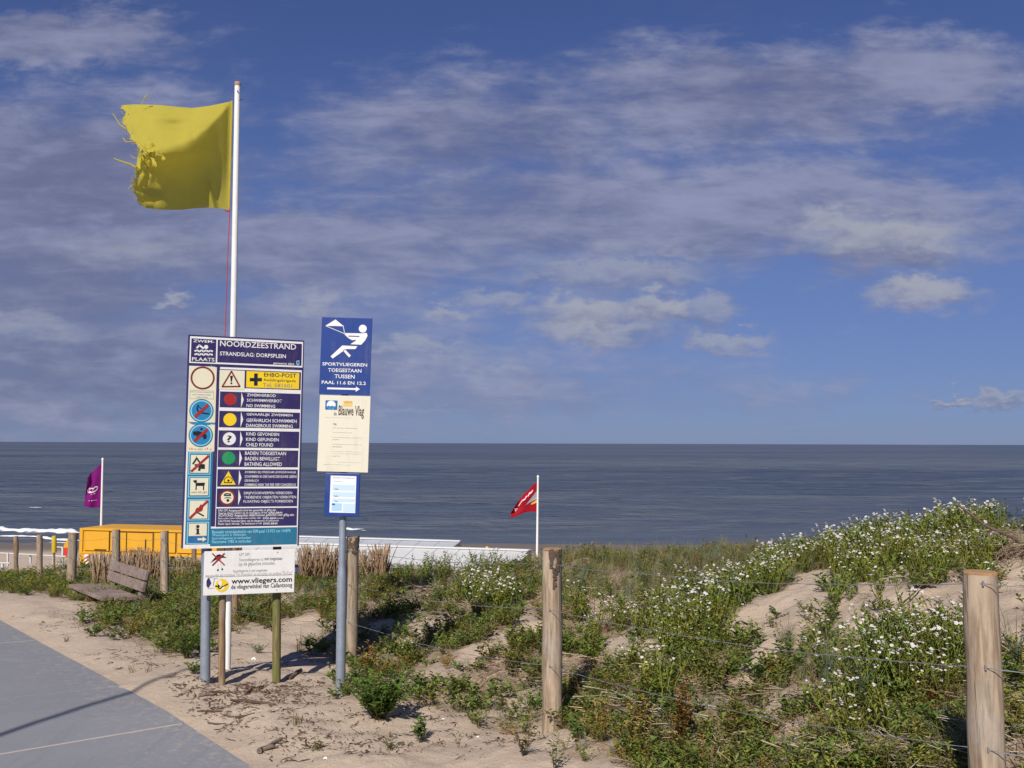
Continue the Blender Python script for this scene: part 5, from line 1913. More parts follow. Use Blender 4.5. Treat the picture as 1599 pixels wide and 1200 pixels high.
def t_herb(seed, h=0.16, spread=0.13, nst=7, nl=7, L=0.042, w=0.022, cols=((0.060, 0.105, 0.018), (0.095, 0.150, 0.028))):
    b = TB(seed)
    r = b.r
    for s in range(nst):
        an = r.random() * 6.28
        lean = r.random() ** 0.6 * spread
        top = np.array([math.cos(an) * lean, math.sin(an) * lean, h * (0.45 + 0.6 * r.random())])
        c0, c1 = np.array(cols[0]), np.array(cols[1])
        b.stick(np.zeros(3) - UPV * 0.02, top * 0.9, 0.0022, 0.0012, (0.10, 0.10, 0.035))
        for k in range(nl):
            f = 0.25 + 0.8 * (k + r.random()) / nl
            p = top * f
            a2 = r.random() * 6.28
            d = np.array([math.cos(a2), math.sin(a2), 0.2 + 0.7 * r.random()])
            cc = c0 + (c1 - c0) * r.random()
            b.leaf(p, d, UPV, L * (0.6 + 0.8 * r.random()), w * (0.7 + 0.6 * r.random()), cc)
    return b.arrays()


def t_flower_stems(seed, h=0.26, nst=7, yellowish=0.5):
    """upright fleshy stems with narrow leaves; returns foliage and flower arrays"""
    b, f = TB(seed), TB(seed + 500)
    r = b.r
    for s in range(nst):
        an = r.random() * 6.28
        lean = 0.03 + r.random() * 0.12
        hh = h * (0.55 + 0.6 * r.random())
        top = np.array([math.cos(an) * lean, math.sin(an) * lean, hh])
        b.stick(-UPV * 0.02, top, 0.0032, 0.0016, (0.13, 0.17, 0.035))
        for k in range(8):
            q = 0.15 + 0.8 * (k + r.random()) / 8
            a2 = r.random() * 6.28
            d = np.array([math.cos(a2), math.sin(a2), 0.5 + 0.8 * r.random()])
            t_ = r.random() * yellowish
            cc = np.array((0.09, 0.14, 0.02)) * (1 - t_) + np.array((0.24, 0.25, 0.035)) * t_
            b.leaf(top * q, d, UPV, 0.038 * (0.6 + 0.8 * r.random()), 0.012, cc * (0.8 + 0.4 * r.random()))
        # a little umbel of four-petalled flowers
        for k in range(int(r.random() * 2.6)):
            c = top + np.array([r.normal(0, 0.012), r.normal(0, 0.012), 0.004 + r.random() * 0.014])
            nrm = np.array([r.normal(-0.15, 0.4), r.normal(-0.35, 0.4), 1.0])
            nrm /= np.linalg.norm(nrm)
            a1 = np.cross(nrm, np.array([0.3, 1, 0]))
            a1 /= np.linalg.norm(a1)
            b1 = np.cross(nrm, a1)
            R_ = 0.0086 * (0.75 + 0.6 * r.random())
            pw = r.random()
            pc = np.array((0.78, 0.74, 0.75)) * (0.9 + 0.1 * pw)
            for p in range(5):
                e = 1.2566 * p + r.random() * 0.3
                dd = a1 * math.cos(e) + b1 * math.sin(e)
                ss = np.cross(nrm, dd)
                f.tri([c, c + dd * R_ * 0.7 + ss * R_ * 0.5 + nrm * R_ * 0.2, c + dd * R_ * 1.1 + nrm * R_ * 0.05, c + dd * R_ * 0.7 - ss * R_ * 0.5 + nrm * R_ * 0.2], [(0, 1, 2), (0, 2, 3)], pc)
            f.tri([c + nrm * 0.003 + a1 * 0.003, c + nrm * 0.003 - a1 * 0.0015 + b1 * 0.0026, c + nrm * 0.003 - a1 * 0.0015 - b1 * 0.0026], [(0, 1, 2)], (0.55, 0.45, 0.10))
    return b.arrays(), f.arrays()


def t_grass(seed, h=0.42, n=16, w=0.0045, col=((0.085, 0.115, 0.035), (0.17, 0.185, 0.065)), arch=0.55):
    b = TB(seed)
    r = b.r
    for k in range(n):
        an = r.random() * 6.28
        hh = h * (0.5 + 0.6 * r.random())
        d = np.array([math.cos(an), math.sin(an), 0])
        side = np.array([-math.sin(an + 0.5), math.cos(an + 0.5), 0])
        o = np.array([r.normal(0, 0.018), r.normal(0, 0.018), -0.02])
        a_ = arch * (0.3 + r.random()) * hh
        pts = [o + d * a_ * f ** 2 + UPV * hh * (f - 0.22 * f ** 3 * (a_ / hh) * 1.6) for f in (0, 0.35, 0.7, 1.0)]
        c0, c1 = np.array(col[0]), np.array(col[1])
        b.ribbon(pts, w * (0.8 + 0.5 * r.random()), c0 + (c1 - c0) * r.random(), side)
    return b.arrays()


def t_straw(seed, n=13, L=0.12):
    b = TB(seed)
    r = b.r
    main = r.random() * 3.14
    for k in range(n):
        an = main + r.normal(0, 0.55)
        ln = L * (0.3 + 0.9 * r.random())
        d = np.array([math.cos(an), math.sin(an), r.normal(0.05, 0.16)]) * ln
        c = np.array([r.normal(0, 0.07), r.normal(0, 0.07), 0.008 + 0.03 * r.random()])
        g = 0.55 + 0.55 * r.random()
        b.stick(c - d / 2, c + d / 2, 0.0016 + 0.0014 * r.random(), 0.0011, np.array((0.48, 0.38, 0.27)) * g)
    return b.arrays()


def instance(templates, pts, scales, tint, seed, tilt=0.12):
    """stamp templates onto points; returns joined arrays"""
    r = np.random.default_rng(seed)
    V, T, C = [], [], []
    base = 0
    which = r.integers(0, len(templates), len(pts))
    for k, (v, t, c) in enumerate(templates):
        sel = np.where(which == k)[0]
        if len(sel) == 0:
            continue
        an = r.random(len(sel)) * 2 * np.pi
        ca, sa = np.cos(an), np.sin(an)
        s = scales[sel]
        tx, ty = r.normal(0, tilt, len(sel)), r.normal(0, tilt, len(sel))
        x = (v[None, :, 0] * ca[:, None] - v[None, :, 1] * sa[:, None]) * s[:, None]
        y = (v[None, :, 0] * sa[:, None] + v[None, :, 1] * ca[:, None]) * s[:, None]
        z = v[None, :, 2] * s[:, None]
        x = x + z * tx[:, None] + pts[sel, 0][:, None]
        y = y + z * ty[:, None] + pts[sel, 1][:, None]
        z = z + pts[sel, 2][:, None]
        vv = np.stack([x, y, z], -1).reshape(-1, 3)
        tt = (t[None] + (np.arange(len(sel)) * len(v))[:, None, None]).reshape(-1, 3) + base
        cc = (c[None] * tint[sel][:, None, :]).reshape(-1, 3)
        base += len(vv)
        V.append(vv)
        T.append(tt)
        C.append(cc)
    return np.concatenate(V), np.concatenate(T), np.clip(np.concatenate(C), 0, 1)


def scatter(n, seed, ymin=3.0, ymax=25.0, power=1.7):
    """points over the ground in view, denser near the camera"""
    r = np.random.default_rng(seed)
    u = r.random(n)
    p = 2 - power
    y = (ymin ** p + u * (ymax ** p - ymin ** p)) ** (1 / p)
    x = (r.random(n) * 2 - 1) * (0.62 * y + 0.6)
    return x, y


def tints(n, seed, dry=None, amt=0.25, gain=1.85, warm=1.18):
    r = np.random.default_rng(seed)
    v = gain * (1 + (r.random(n) - 0.5) * 2 * amt)
    hue = (r.random(n) - 0.5) * 0.5
    t = np.stack([v * (warm + hue * 0.7), v, v * (1.05 - hue * 0.3)], -1)
    if dry is not None:
        d = dry[:, None]
        t = t * (1 - d) + t * np.array([1.75, 0.78, 0.9]) * d
    return t


def build_vegetation():
    # leafy ground cover
    x, y = scatter(30000, 101)
    z = ground(x, y)
    g, fl, gr, st, red, bare = veg_fields(x, y, z)
    r = np.random.default_rng(5)
    clump = sstep(0.32, 0.58, fbm(x * 2.3, y * 2.3, 81, 3))
    keep = r.random(len(x)) < (g * (0.22 + 0.78 * clump) * (1 - 0.55 * st) * (1 - 0.6 * np.clip(fl * 1.2, 0, 1)) * (1 - 0.5 * gr)) * 0.82
    keep &= (edge_sd(x, y) > 0.5)
    x, y, z, red_ = x[keep], y[keep], z[keep], red[keep]
    hb = [t_herb(1), t_herb(2, 0.12, 0.15, 7, 6, 0.035, 0.02), t_herb(3, 0.20, 0.10, 6, 8, 0.045, 0.018, ((0.075, 0.115, 0.022), (0.13, 0.17, 0.035))),
          t_herb(4, 0.10, 0.16, 8, 6, 0.05, 0.026, ((0.05, 0.095, 0.02), (0.08, 0.135, 0.03))), t_herb(5, 0.15, 0.12, 7, 7, 0.03, 0.012, ((0.08, 0.10, 0.025), (0.12, 0.14, 0.04)))]
    sc = (0.55 + 0.65 * r.random(len(x))) * np.interp(y, [4, 8, 13, 20], [0.72, 0.95, 1.05, 1.25])
    dry = np.clip(red_ * r.random(len(x)) * 1.3, 0, 1) * (r.random(len(x)) < 0.6) + 0.6 * (r.random(len(x)) < 0.05)
    V, T, C = instance(hb, np.c_[x, y, z], sc, tints(len(x), 8, np.clip(dry, 0, 1), 0.38, 1.75, 1.24), 9)
    tag(tri_mesh('ground_herbs', V, T, LEAF, C), 'low leafy green herbs covering the dune behind the fence', 'herbs', kind='stuff')
    n1 = len(T)
    # white flowering plants
    x, y = scatter(26000, 202, 3.4, 15.5, 1.3)
    z = ground(x, y)
    g, fl, gr, st, red, bare = veg_fields(x, y, z)
    keep = r.random(len(x)) < fl * 0.85 * (0.35 + 0.65 * sstep(0.3, 0.5, fbm(x * 1.5, y * 1.5, 88, 3)))
    x, y, z = x[keep], y[keep], z[keep]
    ft = [t_flower_stems(20 + k, 0.22 + 0.03 * (k % 3), 5 + k % 3) for k in range(6)]
    sc = (0.7 + 0.5 * r.random(len(x))) * np.interp(y, [4, 8, 14], [0.85, 1.0, 1.3])
    tn = tints(len(x), 18, None, 0.25, 1.5, 1.12)
    V, T, C = instance([a for a, b in ft], np.c_[x, y, z], sc, tn, 33)
    tag(tri_mesh('flower_foliage', V, T, LEAF, C), 'yellow green stems and leaves of the white flowers on the dune slope', 'foliage', kind='stuff')
    n2 = len(T)
    V, T, C = instance([b for a, b in ft], np.c_[x, y, z], sc, np.ones((len(x), 3)), 33)
    tag(tri_mesh('white_flowers', V, T, PETAL, C), 'small white blossoms dotted thickly over the dune slope', 'flowers', kind='stuff')
    n3 = len(T)
    # marram and other grasses
    x, y = scatter(46000, 303, 3.2, 24, 1.4)
    z = ground(x, y)
    g, fl, gr, st, red, bare = veg_fields(x, y, z)
    prob = np.clip(gr * 0.95 + 0.14 * g + 0.30 * g * sstep(11, 14, y), 0, 1) * sstep(0.28, 0.5, fbm(x * 1.9, y * 1.9, 96, 3) + 0.1)
    prob = prob * np.interp(x, [-3.5, -1.0], [0.55, 1.0])
    keep = (r.random(len(x)) < prob) & (edge_sd(x, y) > 0.7)
    x, y, z = x[keep], y[keep], z[keep]
    gt = [t_grass(40, 0.34), t_grass(41, 0.28, 18), t_grass(42, 0.40, 14, 0.005, ((0.10, 0.14, 0.085), (0.17, 0.21, 0.13)), 0.4), t_grass(43, 0.26, 20, 0.004, ((0.16, 0.15, 0.06), (0.27, 0.23, 0.11))),
          t_grass(44, 0.36, 15, 0.004, ((0.12, 0.10, 0.045), (0.20, 0.15, 0.07)))]
    sc = (0.5 + 0.5 * r.random(len(x))) * np.interp(y, [4, 8, 10, 14, 20], [0.5, 0.6, 0.95, 0.95, 0.7])
    V, T, C = instance(gt, np.c_[x, y, z], sc, tints(len(x), 28, None, 0.3, 1.45, 1.1), 44, 0.2)
    tag(tri_mesh('dune_grass', V, T, LEAF, C), 'fine dune grass along the crest in front of the sea', 'grass', kind='stuff')
    n4 = len(T)
    # dry straw litter
    x, y = scatter(26000, 404, 3.4, 15, 1.6)
    z = ground(x, y)
    g, fl, gr, st, red, bare = veg_fields(x, y, z)
    keep = (r.random(len(x)) < np.clip(st * 0.5 + 0.10 * g, 0, 1)) & (edge_sd(x, y) > 0.5)
    x, y, z = x[keep], y[keep], z[keep]
    V, T, C = instance([t_straw(60 + k) for k in range(6)], np.c_[x, y, z], 0.6 + 0.8 * r.random(len(x)), tints(len(x), 38, None, 0.25, 0.95, 1.0), 55, 0.1)
    tag(tri_mesh('straw_litter', V, T, STRAW, C), 'pale dry straw and stalks lying between the herbs', 'straw', kind='stuff')
    n5 = len(T)
    # dark twig crumbs on the bare sand round the sign posts
    pts = []
    rr = random.Random(77)
    dens = [(380, 1085, 110, 45, 220), (350, 1110, 70, 28, 80), (300, 1075, 60, 24, 40), (470, 1080, 80, 50, 100), (430, 1130, 100, 50, 90), (640, 1150, 300, 55, 60), (800, 1170, 120, 25, 25), (120, 960, 100, 20, 60), (230, 1020, 90, 25, 70), (560, 1180, 150, 20, 40), (700, 1150, 420, 60, 120), (150, 960, 200, 30, 60), (480, 1175, 60, 20, 30)]
    for (cx, cy, rx, ry, n) in dens:
        for k in range(n):
            q = Pz(cx + rr.gauss(0, 0.5) * rx, cy + rr.gauss(0, 0.5) * ry, -0.02)
            if edge_sd(q.x, q.y) > 0.12:
                pts.append((q.x, q.y))
    pts = np.array(pts)
    z = ground(pts[:, 0], pts[:, 1])
    tb = []
    for k in range(6):
        b = TB(90 + k)
        for j in range(3):
            an = b.r.random() * 6.28
            L = 0.008 + 0.04 * b.r.random() ** 3
            d = np.array([math.cos(an), math.sin(an), b.r.normal(0, 0.15)]) * L
            c = np.array([b.r.normal(0, 0.03), b.r.normal(0, 0.03), 0.004])
            cc = np.array((0.12, 0.075, 0.05)) * (0.6 + 0.9 * b.r.random())
            m_ = c + np.array([b.r.normal(0, .006), b.r.normal(0, .006), 0.004])
            b.stick(c - d, m_, 0.002, 0.0035, cc)
            b.stick(m_, c + d, 0.0035, 0.0015, cc)
        tb.append(b.arrays())
    V, T, C = instance(tb, np.c_[pts, z], 0.45 + 0.7 * r.random(len(pts)), tints(len(pts), 48, None, 0.2, 1.0, 1.0), 66, 0.02)
    tag(tri_mesh('twig_crumbs', V, T, STRAW, C), 'dark twig crumbs strewn on the sand round the sign posts', 'twigs', kind='stuff')
    print('TRIS', n1, n2, n3, n4, n5, len(T))


build_vegetation()


def single(name, arrays, px, py, depth_guess, scale, label, cat, group=None, mat=LEAF, rot=0.0, tint=(1, 1, 1)):
    """one plant of its own, rooted in the ground where the photograph shows it"""
    d = depth_guess
    for _ in range(12):
        p = P(px, py, d)
        g = gz(p.x, p.y)
        d = min(max(d + (p.z - g) * d / CAMH * 0.7, 3.0), 30)
    p = P(px, py, d)
    v, t, c = arrays
    ca, sa = math.cos(rot), math.sin(rot)
    vv = np.c_[v[:, 0] * ca - v[:, 1] * sa, v[:, 0] * sa + v[:, 1] * ca, v[:, 2]] * scale
    ob = tri_mesh(name, vv, t, mat, np.clip(c * np.array(tint), 0, 1))
    ob.location = (p.x, p.y, gz(p.x, p.y))
    tag(ob, label, cat, group)
    return ob


def bush(seed, h, spread, nst, nl, L, w, cols):
    return t_herb(seed, h, spread, nst, nl, L, w, cols)


GR = ((0.075, 0.14, 0.025), (0.14, 0.22, 0.045))
GP = 'plants growing singly on the bare sand'
single('leafy_plant', bush(201, 0.23, 0.18, 60, 12, 0.036, 0.021, GR), 592, 1124, 6.5, 1.3, 'round dark green bush on the sand right of the kite sign pole', 'plant', GP)
single('leafy_plant', bush(202, 0.15, 0.10, 9, 8, 0.05, 0.02, GR), 658, 1160, 6.1, 0.9, 'small forked green plant right of the round bush', 'plant', GP)
single('leafy_plant', bush(203, 0.10, 0.05, 5, 6, 0.03, 0.012, ((0.10, 0.13, 0.02), (0.17, 0.17, 0.04))), 609, 1172, 6.0, 0.9, 'thin yellowing sprout below the round bush', 'plant', GP)
single('leafy_plant', bush(204, 0.13, 0.03, 3, 6, 0.03, 0.010, ((0.12, 0.16, 0.02), (0.20, 0.19, 0.05))), 716, 1168, 6.0, 0.75, 'single upright sprout alone on the open sand', 'plant', GP)
single('leafy_plant', bush(205, 0.13, 0.10, 9, 7, 0.03, 0.012, ((0.15, 0.08, 0.03), (0.16, 0.14, 0.03))), 818, 1180, 5.8, 1.0, 'reddish brown tuft on the sand left of the split post foot', 'plant', GP)
single('leafy_plant', bush(206, 0.22, 0.05, 4, 10, 0.035, 0.014, ((0.10, 0.15, 0.02), (0.16, 0.20, 0.03))), 866, 1205, 5.5, 0.85, 'upright yellow green stalk at the bottom edge below the split post', 'plant', GP)
single('leafy_plant', bush(207, 0.10, 0.12, 12, 7, 0.04, 0.022, GR), 905, 1155, 6.0, 1.0, 'spreading green plant right beside the split post foot', 'plant', GP)
single('leafy_plant', bush(208, 0.06, 0.07, 7, 6, 0.028, 0.013, ((0.20, 0.17, 0.03), (0.22, 0.20, 0.06))), 493, 1173, 6.0, 0.9, 'tiny yellow tuft on the sand near the driftwood', 'plant', GP)
single('grass_tuft', t_grass(209, 0.14, 16, 0.005, ((0.16, 0.16, 0.05), (0.25, 0.24, 0.09)), 0.8), 465, 1130, 6.6, 1.0, 'pale grass tuft on the sand between path and kite sign pole', 'grass', GP)
single('grass_tuft', t_grass(210, 0.09, 18, 0.004, ((0.14, 0.17, 0.07), (0.22, 0.22, 0.10)), 0.7), 372, 1124, 6.7, 1.0, 'small grey green tuft below the wooden stakes', 'grass', GP)
single('grass_tuft', t_grass(211, 0.13, 9, 0.005, ((0.16, 0.19, 0.05), (0.22, 0.20, 0.08)), 0.5), 207, 1050, 8.2, 1.0, 'yellowish tuft by the path edge, left of its neighbour', 'grass', GP)
single('grass_tuft', t_grass(212, 0.12, 8, 0.005, ((0.17, 0.13, 0.06), (0.24, 0.18, 0.08)), 0.7), 229, 1049, 8.2, 1.0, 'browner tuft by the path edge, right of its neighbour', 'grass', GP)
single('grass_tuft', t_grass(213, 0.12, 10, 0.006, ((0.10, 0.14, 0.03), (0.16, 0.19, 0.05)), 1.2), 104, 1002, 9.8, 1.0, 'flat green tuft on the sand close to the path at left', 'grass', GP)
single('leafy_plant', bush(214, 0.13, 0.12, 10, 7, 0.05, 0.022, GR), 147, 994, 10.3, 1.0, 'green seedling clump on the sand below the bench', 'plant', GP)
single('leafy_plant', bush(215, 0.10, 0.10, 8, 6, 0.04, 0.015, GR), 177, 1000, 10.0, 0.9, 'small dark seedling right of the clump below the bench', 'plant', GP)
single('leafy_plant', bush(216, 0.10, 0.12, 12, 6, 0.045, 0.02, GR), 300, 1052, 8.0, 0.9, 'dark leafy plant at the foot of the grey sign post', 'plant', GP)
single('leafy_plant', bush(217, 0.09, 0.10, 10, 6, 0.03, 0.014, GR), 404, 1020, 9.0, 0.9, 'sparse green seedling between flagpole and algae stake', 'plant', GP)
# brown dock, bush by the green patch, blue-green marram clumps
single('dock_plant', bush(220, 0.36, 0.05, 7, 24, 0.035, 0.02, ((0.24, 0.115, 0.035), (0.36, 0.20, 0.07))), 1062, 1186, 5.4, 1.05, 'dried rusty brown dock stalk standing in the herbs', 'plant')
single('leafy_plant', bush(221, 0.20, 0.16, 16, 10, 0.045, 0.022, ((0.05, 0.10, 0.02), (0.10, 0.16, 0.03))), 290, 1028, 8.8, 1.0, 'dense green bush at the lower edge of the patch left of the grey post', 'plant', GP)
for (px, py, d0, s, lab) in [(1295, 1078, 5.4, 0.75, 'blue green marram clump left of the near flower patch'), (1345, 1098, 5.1, 0.6, 'short blue green marram clump inside the near flower patch'), (1505, 1190, 4.3, 0.62, 'blue green marram clump left of the thick near post'),
                             (1585, 1050, 5.0, 0.75, 'marram clump at the right edge behind the thick near post'), (957, 1058, 6.8, 0.6, 'thin marram tuft between split post and dune'), (1230, 1010, 6.6, 0.5, 'sparse marram tuft on the sandy blowout'), (205, 895, 17.0, 0.9, 'dark grass tuft sticking out above the reeds behind the bench')]:
    single('marram_clump', t_grass(int(px), 0.55, 34, 0.0055, ((0.085, 0.13, 0.085), (0.17, 0.215, 0.15)), 0.6), px, py, d0, s, lab, 'grass', 'clumps of blue green marram')

# ------------------------------------------------------------------ reed screens


def reed_screen(segs, label, seed, depth):
    rr = np.random.default_rng(seed)
    b = TB(seed)
    c0 = P((segs[0][0] + segs[-1][1]) / 2, segs[0][3], depth)
    root = empty('reed_screen', (c0.x, c0.y, gz(c0.x, c0.y)), label, 'reed fence', 'brushwood screens along the dune edge')
    off = np.array(root.location)
    for (x0, x1, yt, yb, n) in segs:
        for k in range(n):
            x = x0 + (x1 - x0) * rr.random()
            dd = depth + rr.normal(0, 0.12)
            base = P(x, yb + 8, dd)
            top = P(x + rr.normal(1.5, 8), yt + rr.random() ** 2 * (yb - yt) * 0.6, dd + rr.normal(0, 0.08))
            g = 0.55 + 0.6 * rr.random()
            col = np.array((0.27, 0.18, 0.108)) * g
            b.stick(np.array(base) - off, np.array(top) - off, 0.009, 0.004 + 0.003 * rr.random(), col)
    v, t, c = b.arrays()
    ob = tri_mesh('reeds', v, t, STRAW, c)
    ob.parent = root
    ob['kind'] = 'stuff'
    tie = MB()
    for (x0, x1, yt, yb, n) in segs:
        ym = yt + (yb - yt) * 0.45
        tie.tube([P(x0, ym, depth - 0.1), P((x0 + x1) / 2, ym + 0.6, depth - 0.13), P(x1, ym, depth - 0.1)], 0.006, 5)
    tie.build('tie_wire', WIRE, root)


reed_screen([(468, 530, 856, 892, 170), (490, 512, 848, 892, 40), (556, 606, 858, 894, 120), (588, 602, 848, 894, 45), (470, 482, 850, 892, 30)], 'dry reed screen beside the kite sign pole at the dune edge', 301, 14.3)
reed_screen([(144, 160, 862, 915, 55), (160, 252, 860, 912, 260), (214, 236, 854, 912, 90), (186, 200, 856, 912, 40), (252, 300, 872, 905, 60)], 'dry reed screen behind the bench', 302, 17.2)

# ------------------------------------------------------------------ driftwood, twigs, branches
DRIFT = wood('driftwood', (0.20, 0.15, 0.115), (0.09, 0.065, 0.05), 'X', 16)
TWIG = wood('twig_bark', (0.16, 0.105, 0.075), (0.08, 0.05, 0.035), 'X', 20)


def on_ground(px, py, d0):
    d = d0
    for _ in range(12):
        p = P(px, py, d)
        g = gz(p.x, p.y)
        d = min(max(d + (p.z - g) * d / CAMH * 0.7, 3.0), 30)
    p = P(px, py, d)
    p.z = gz(p.x, p.y)
    return p


def twig(name, pts, d0, rads, label, cat, mat=TWIG, lift=None, forks=(), group=None):
    q = [on_ground(x, y, d0) for x, y in pts]
    for i, p in enumerate(q):
        p.z += rads[i] * 0.8 + (lift[i] if lift else 0)
    # refine
    dense, dr = [], []
    for i in range(len(q) - 1):
        for k in range(4):
            f = k / 4
            p = q[i].lerp(q[i + 1], f)
            p += Vector((mnoise.noise(p * 14), mnoise.noise(p * 14 + Vector((5, 0, 0))), mnoise.noise(p * 14 + Vector((0, 5, 0))) * 0.5)) * rads[i] * 1.2
            dense.append(p)
            dr.append(rads[i] * (1 - f) + rads[i + 1] * f)
    dense.append(q[-1])
    dr.append(rads[-1])
    root = empty(name, q[0], label, cat, group)
    MB().rings(dense, dr, 7, True, 0.12, int(pts[0][0])).build('stem', mat, root, smooth=True)
    for (i, dx, dy, dz, L, r) in forks:
        a = dense[min(i, len(dense) - 1)]
        b = a + Vector((dx, dy, dz)).normalized() * L
        m = a.lerp(b, 0.5) + Vector((0.01, 0, 0.008))
        MB().rings([a, m, b], [r, r * 0.8, r * 0.4], 6).build('fork', mat, root, smooth=True)


GT = 'dark twigs lying on the sand by the signs'
twig('driftwood', [(404, 1178), (418, 1169), (438, 1156)], 6.0, [0.018, 0.016, 0.009], 'split grey driftwood piece lying on sand near the path corner', 'driftwood', DRIFT, None, [(2, 0.9, 0.35, 0.1, 0.10, 0.011), (4, -0.7, -0.5, 0.02, 0.06, 0.009)])
twig('twig', [(360, 1094), (385, 1097), (408, 1100), (430, 1101)], 7.0, [0.006, 0.012, 0.012, 0.007], 'thickest dark twig below the algae stake', 'twig', TWIG, None, [(5, -0.8, 0.5, 0.1, 0.14, 0.006), (8, -0.9, -0.3, 0.05, 0.12, 0.005)], GT)
twig('twig', [(383, 1086), (392, 1078), (412, 1072)], 7.3, [0.010, 0.009, 0.004], 'curved dark twig between the two stakes', 'twig', TWIG, None, [(4, 0.8, -0.4, 0.1, 0.09, 0.004)], GT)
twig('twig', [(308, 1112), (328, 1113), (347, 1112)], 6.8, [0.005, 0.010, 0.006], 'dark twig at the sand edge beside the path joint', 'twig', TWIG, None, [(4, 0.5, 0.7, 0.1, 0.07, 0.004)], GT)
twig('twig', [(310, 1090), (325, 1087), (338, 1085)], 7.2, [0.005, 0.008, 0.004], 'short dark twig left of the short stake', 'twig', TWIG, None, [], GT)
twig('twig', [(350, 1118), (375, 1122), (398, 1114)], 6.8, [0.004, 0.007, 0.004], 'slender bent twig below the thickest one', 'twig', TWIG, None, [(3, 0.3, 0.9, 0.1, 0.06, 0.003)], GT)
twig('twig', [(452, 1062), (462, 1054), (470, 1046)], 7.9, [0.014, 0.016, 0.008], 'dark bark chunk right of the algae stake', 'twig', TWIG, None, [], GT)
twig('twig', [(496, 1067), (506, 1069)], 7.6, [0.012, 0.010], 'small dark bark lump left of the kite sign pole', 'twig', TWIG, None, [], GT)
twig('twig', [(325, 1130), (340, 1133), (352, 1131)], 6.6, [0.006, 0.008, 0.004], 'short twig at the sand edge nearest the path corner', 'twig', TWIG, None, [], GT)
twig('twig', [(545, 1162), (556, 1163), (564, 1160)], 6.1, [0.003, 0.005, 0.003], 'dark twig bit on the open sand below the round bush', 'twig', TWIG, None, [], GT)
twig('twig', [(470, 1164), (482, 1166)], 6.1, [0.004, 0.004], 'dark twig bit above the tiny yellow tuft', 'twig', TWIG, None, [], GT)
# branch and roots on the right-hand dune
kn = P(1596, 846, 7.2)
root = empty('dead_branch', kn, 'bare dark branch slanting out of the dune top at the right edge', 'branch')
bp = [P(1606, 862, 7.1), P(1585, 841, 7.2), P(1562, 831, 7.25), P(1540, 822, 7.3), P(1522, 808, 7.35), P(1508, 797, 7.4), P(1495, 789, 7.45)]
MB().rings(bp, [0.017, 0.014, 0.012, 0.011, 0.010, 0.009, 0.008], 8, True, 0.1, 4).build('stem', TWIG, root, smooth=True)
MB().rings([bp[1], P(1575, 855, 7.1), P(1568, 866, 7.05)], [0.008, 0.006, 0.003], 6).build('fork', TWIG, root, smooth=True)
MB().rings([bp[3], P(1536, 813, 7.3), P(1530, 806, 7.3)], [0.005, 0.004, 0.002], 6).build('fork', TWIG, root, smooth=True)
tw2 = P(1205, 885, 9.2)
root = empty('bent_twig', on_ground(1205, 886, 9.0), 'thin bent twig arching over the dune crest grass', 'twig')
MB().rings([P(1200, 892, 8.9), P(1212, 876, 8.9), P(1228, 868, 8.95), P(1246, 863, 9.0), P(1262, 862, 9.0)], [0.006, 0.006, 0.005, 0.004, 0.003], 6).build('stem', TWIG, root, smooth=True)
twig('root', [(1400, 955), (1430, 935), (1450, 915), (1470, 905)], 7.0, [0.003, 0.005, 0.005, 0.002], 'dark root winding over the sand left of the thick near post', 'root', TWIG, [0.01, 0.04, 0.05, 0.02], [(6, 0.6, 0.5, 0.3, 0.12, 0.004)])
twig('dead_stalk', [(1290, 1139), (1308, 1131), (1325, 1122)], 4.9, [0.010, 0.012, 0.008], 'pale dead stalk lying left of the near flower patch', 'stalk', wood('pale_stalk', (0.45, 0.36, 0.29), (0.28, 0.21, 0.16), 'X', 20), [0.02, 0.03, 0.03])
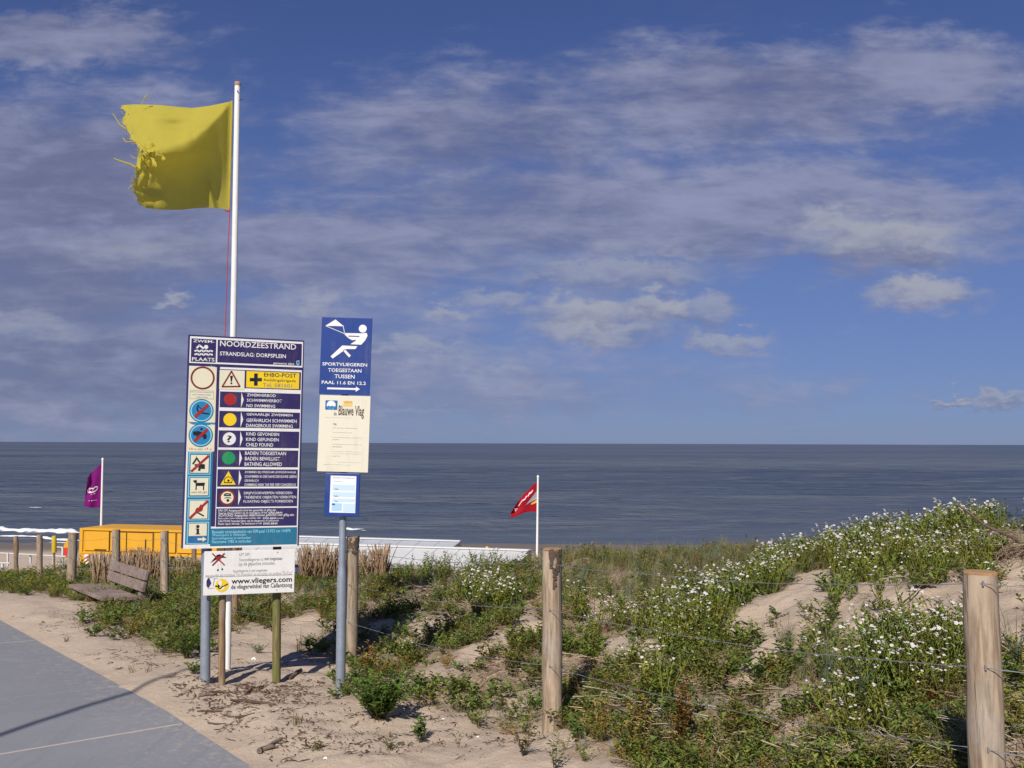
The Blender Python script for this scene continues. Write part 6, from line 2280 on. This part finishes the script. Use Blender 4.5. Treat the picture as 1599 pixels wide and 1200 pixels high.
# overhanging dead root mat on the sandy knoll
b = TB(333)
kc = on_ground(1588, 868, 7.0)
for k in range(150):
    a = np.array([b.r.normal(0, 0.11), b.r.normal(0, 0.16), 0.02 + b.r.random() * 0.08])
    d = np.array([b.r.normal(-0.10, 0.05), b.r.normal(-0.05, 0.05), -0.04 - 0.12 * b.r.random()])
    g_ = 0.5 + 0.7 * b.r.random()
    m_ = a + d * 0.5 + np.array([-0.02, -0.01, 0.03])
    b.stick(a, m_, 0.003, 0.003, np.array((0.30, 0.22, 0.15)) * g_)
    b.stick(m_, a + d, 0.003, 0.0012, np.array((0.30, 0.22, 0.15)) * g_)
v, t, c = b.arrays()
rm = empty('root_mat', kc)
ob = tri_mesh('roots', v, t, STRAW, c)
ob.parent = rm
ob['kind'] = 'stuff'
tag(rm, 'mat of dead roots hanging over the sandy knoll at the right edge', 'roots')

# shells and a scrap of paper on the sand
SHELL = plain('shell_white', (0.75, 0.73, 0.70), 0.5)
for (x, y, d0, s, lab) in [(396, 1030, 8.9, 0.018, 'white shell standing on sand between flagpole and algae stake'), (508, 1186, 5.9, 0.011, 'white shell on the sand right of the driftwood'), (692, 1124, 6.5, 0.008, 'tiny white shell on sand right of the round bush'), (746, 1152, 6.2, 0.008, 'tiny white shell beside the upright sprout'), (432, 1109, 6.9, 0.007, 'tiny white shell below the thickest twig')]:
    p = on_ground(x, y, d0)
    mb = MB()
    n = 9
    vs = [p + Vector((0, 0, s * 0.6))]
    for k in range(n):
        a = math.pi * (-0.15 + 1.3 * k / (n - 1))
        vs.append(p + Vector((math.cos(a) * s, math.sin(a) * s * 0.4 - s * 0.2, s * 0.35 + math.sin(a) * s * 0.9)))
    for k in range(n):
        a = math.pi * (-0.15 + 1.3 * k / (n - 1))
        vs.append(p + Vector((math.cos(a) * s * 0.8, math.sin(a) * s * 0.4 + s * 0.25, s * 0.2 + math.sin(a) * s * 0.7)))
    mb.add(vs, [(0, 1 + k, 2 + k) for k in range(n - 1)] + [(1 + k, 2 + k, 2 + k + n, 1 + k + n) for k in range(n - 1)])
    tag(mb.build('shell', SHELL), lab, 'shell', 'white shells on the sand')
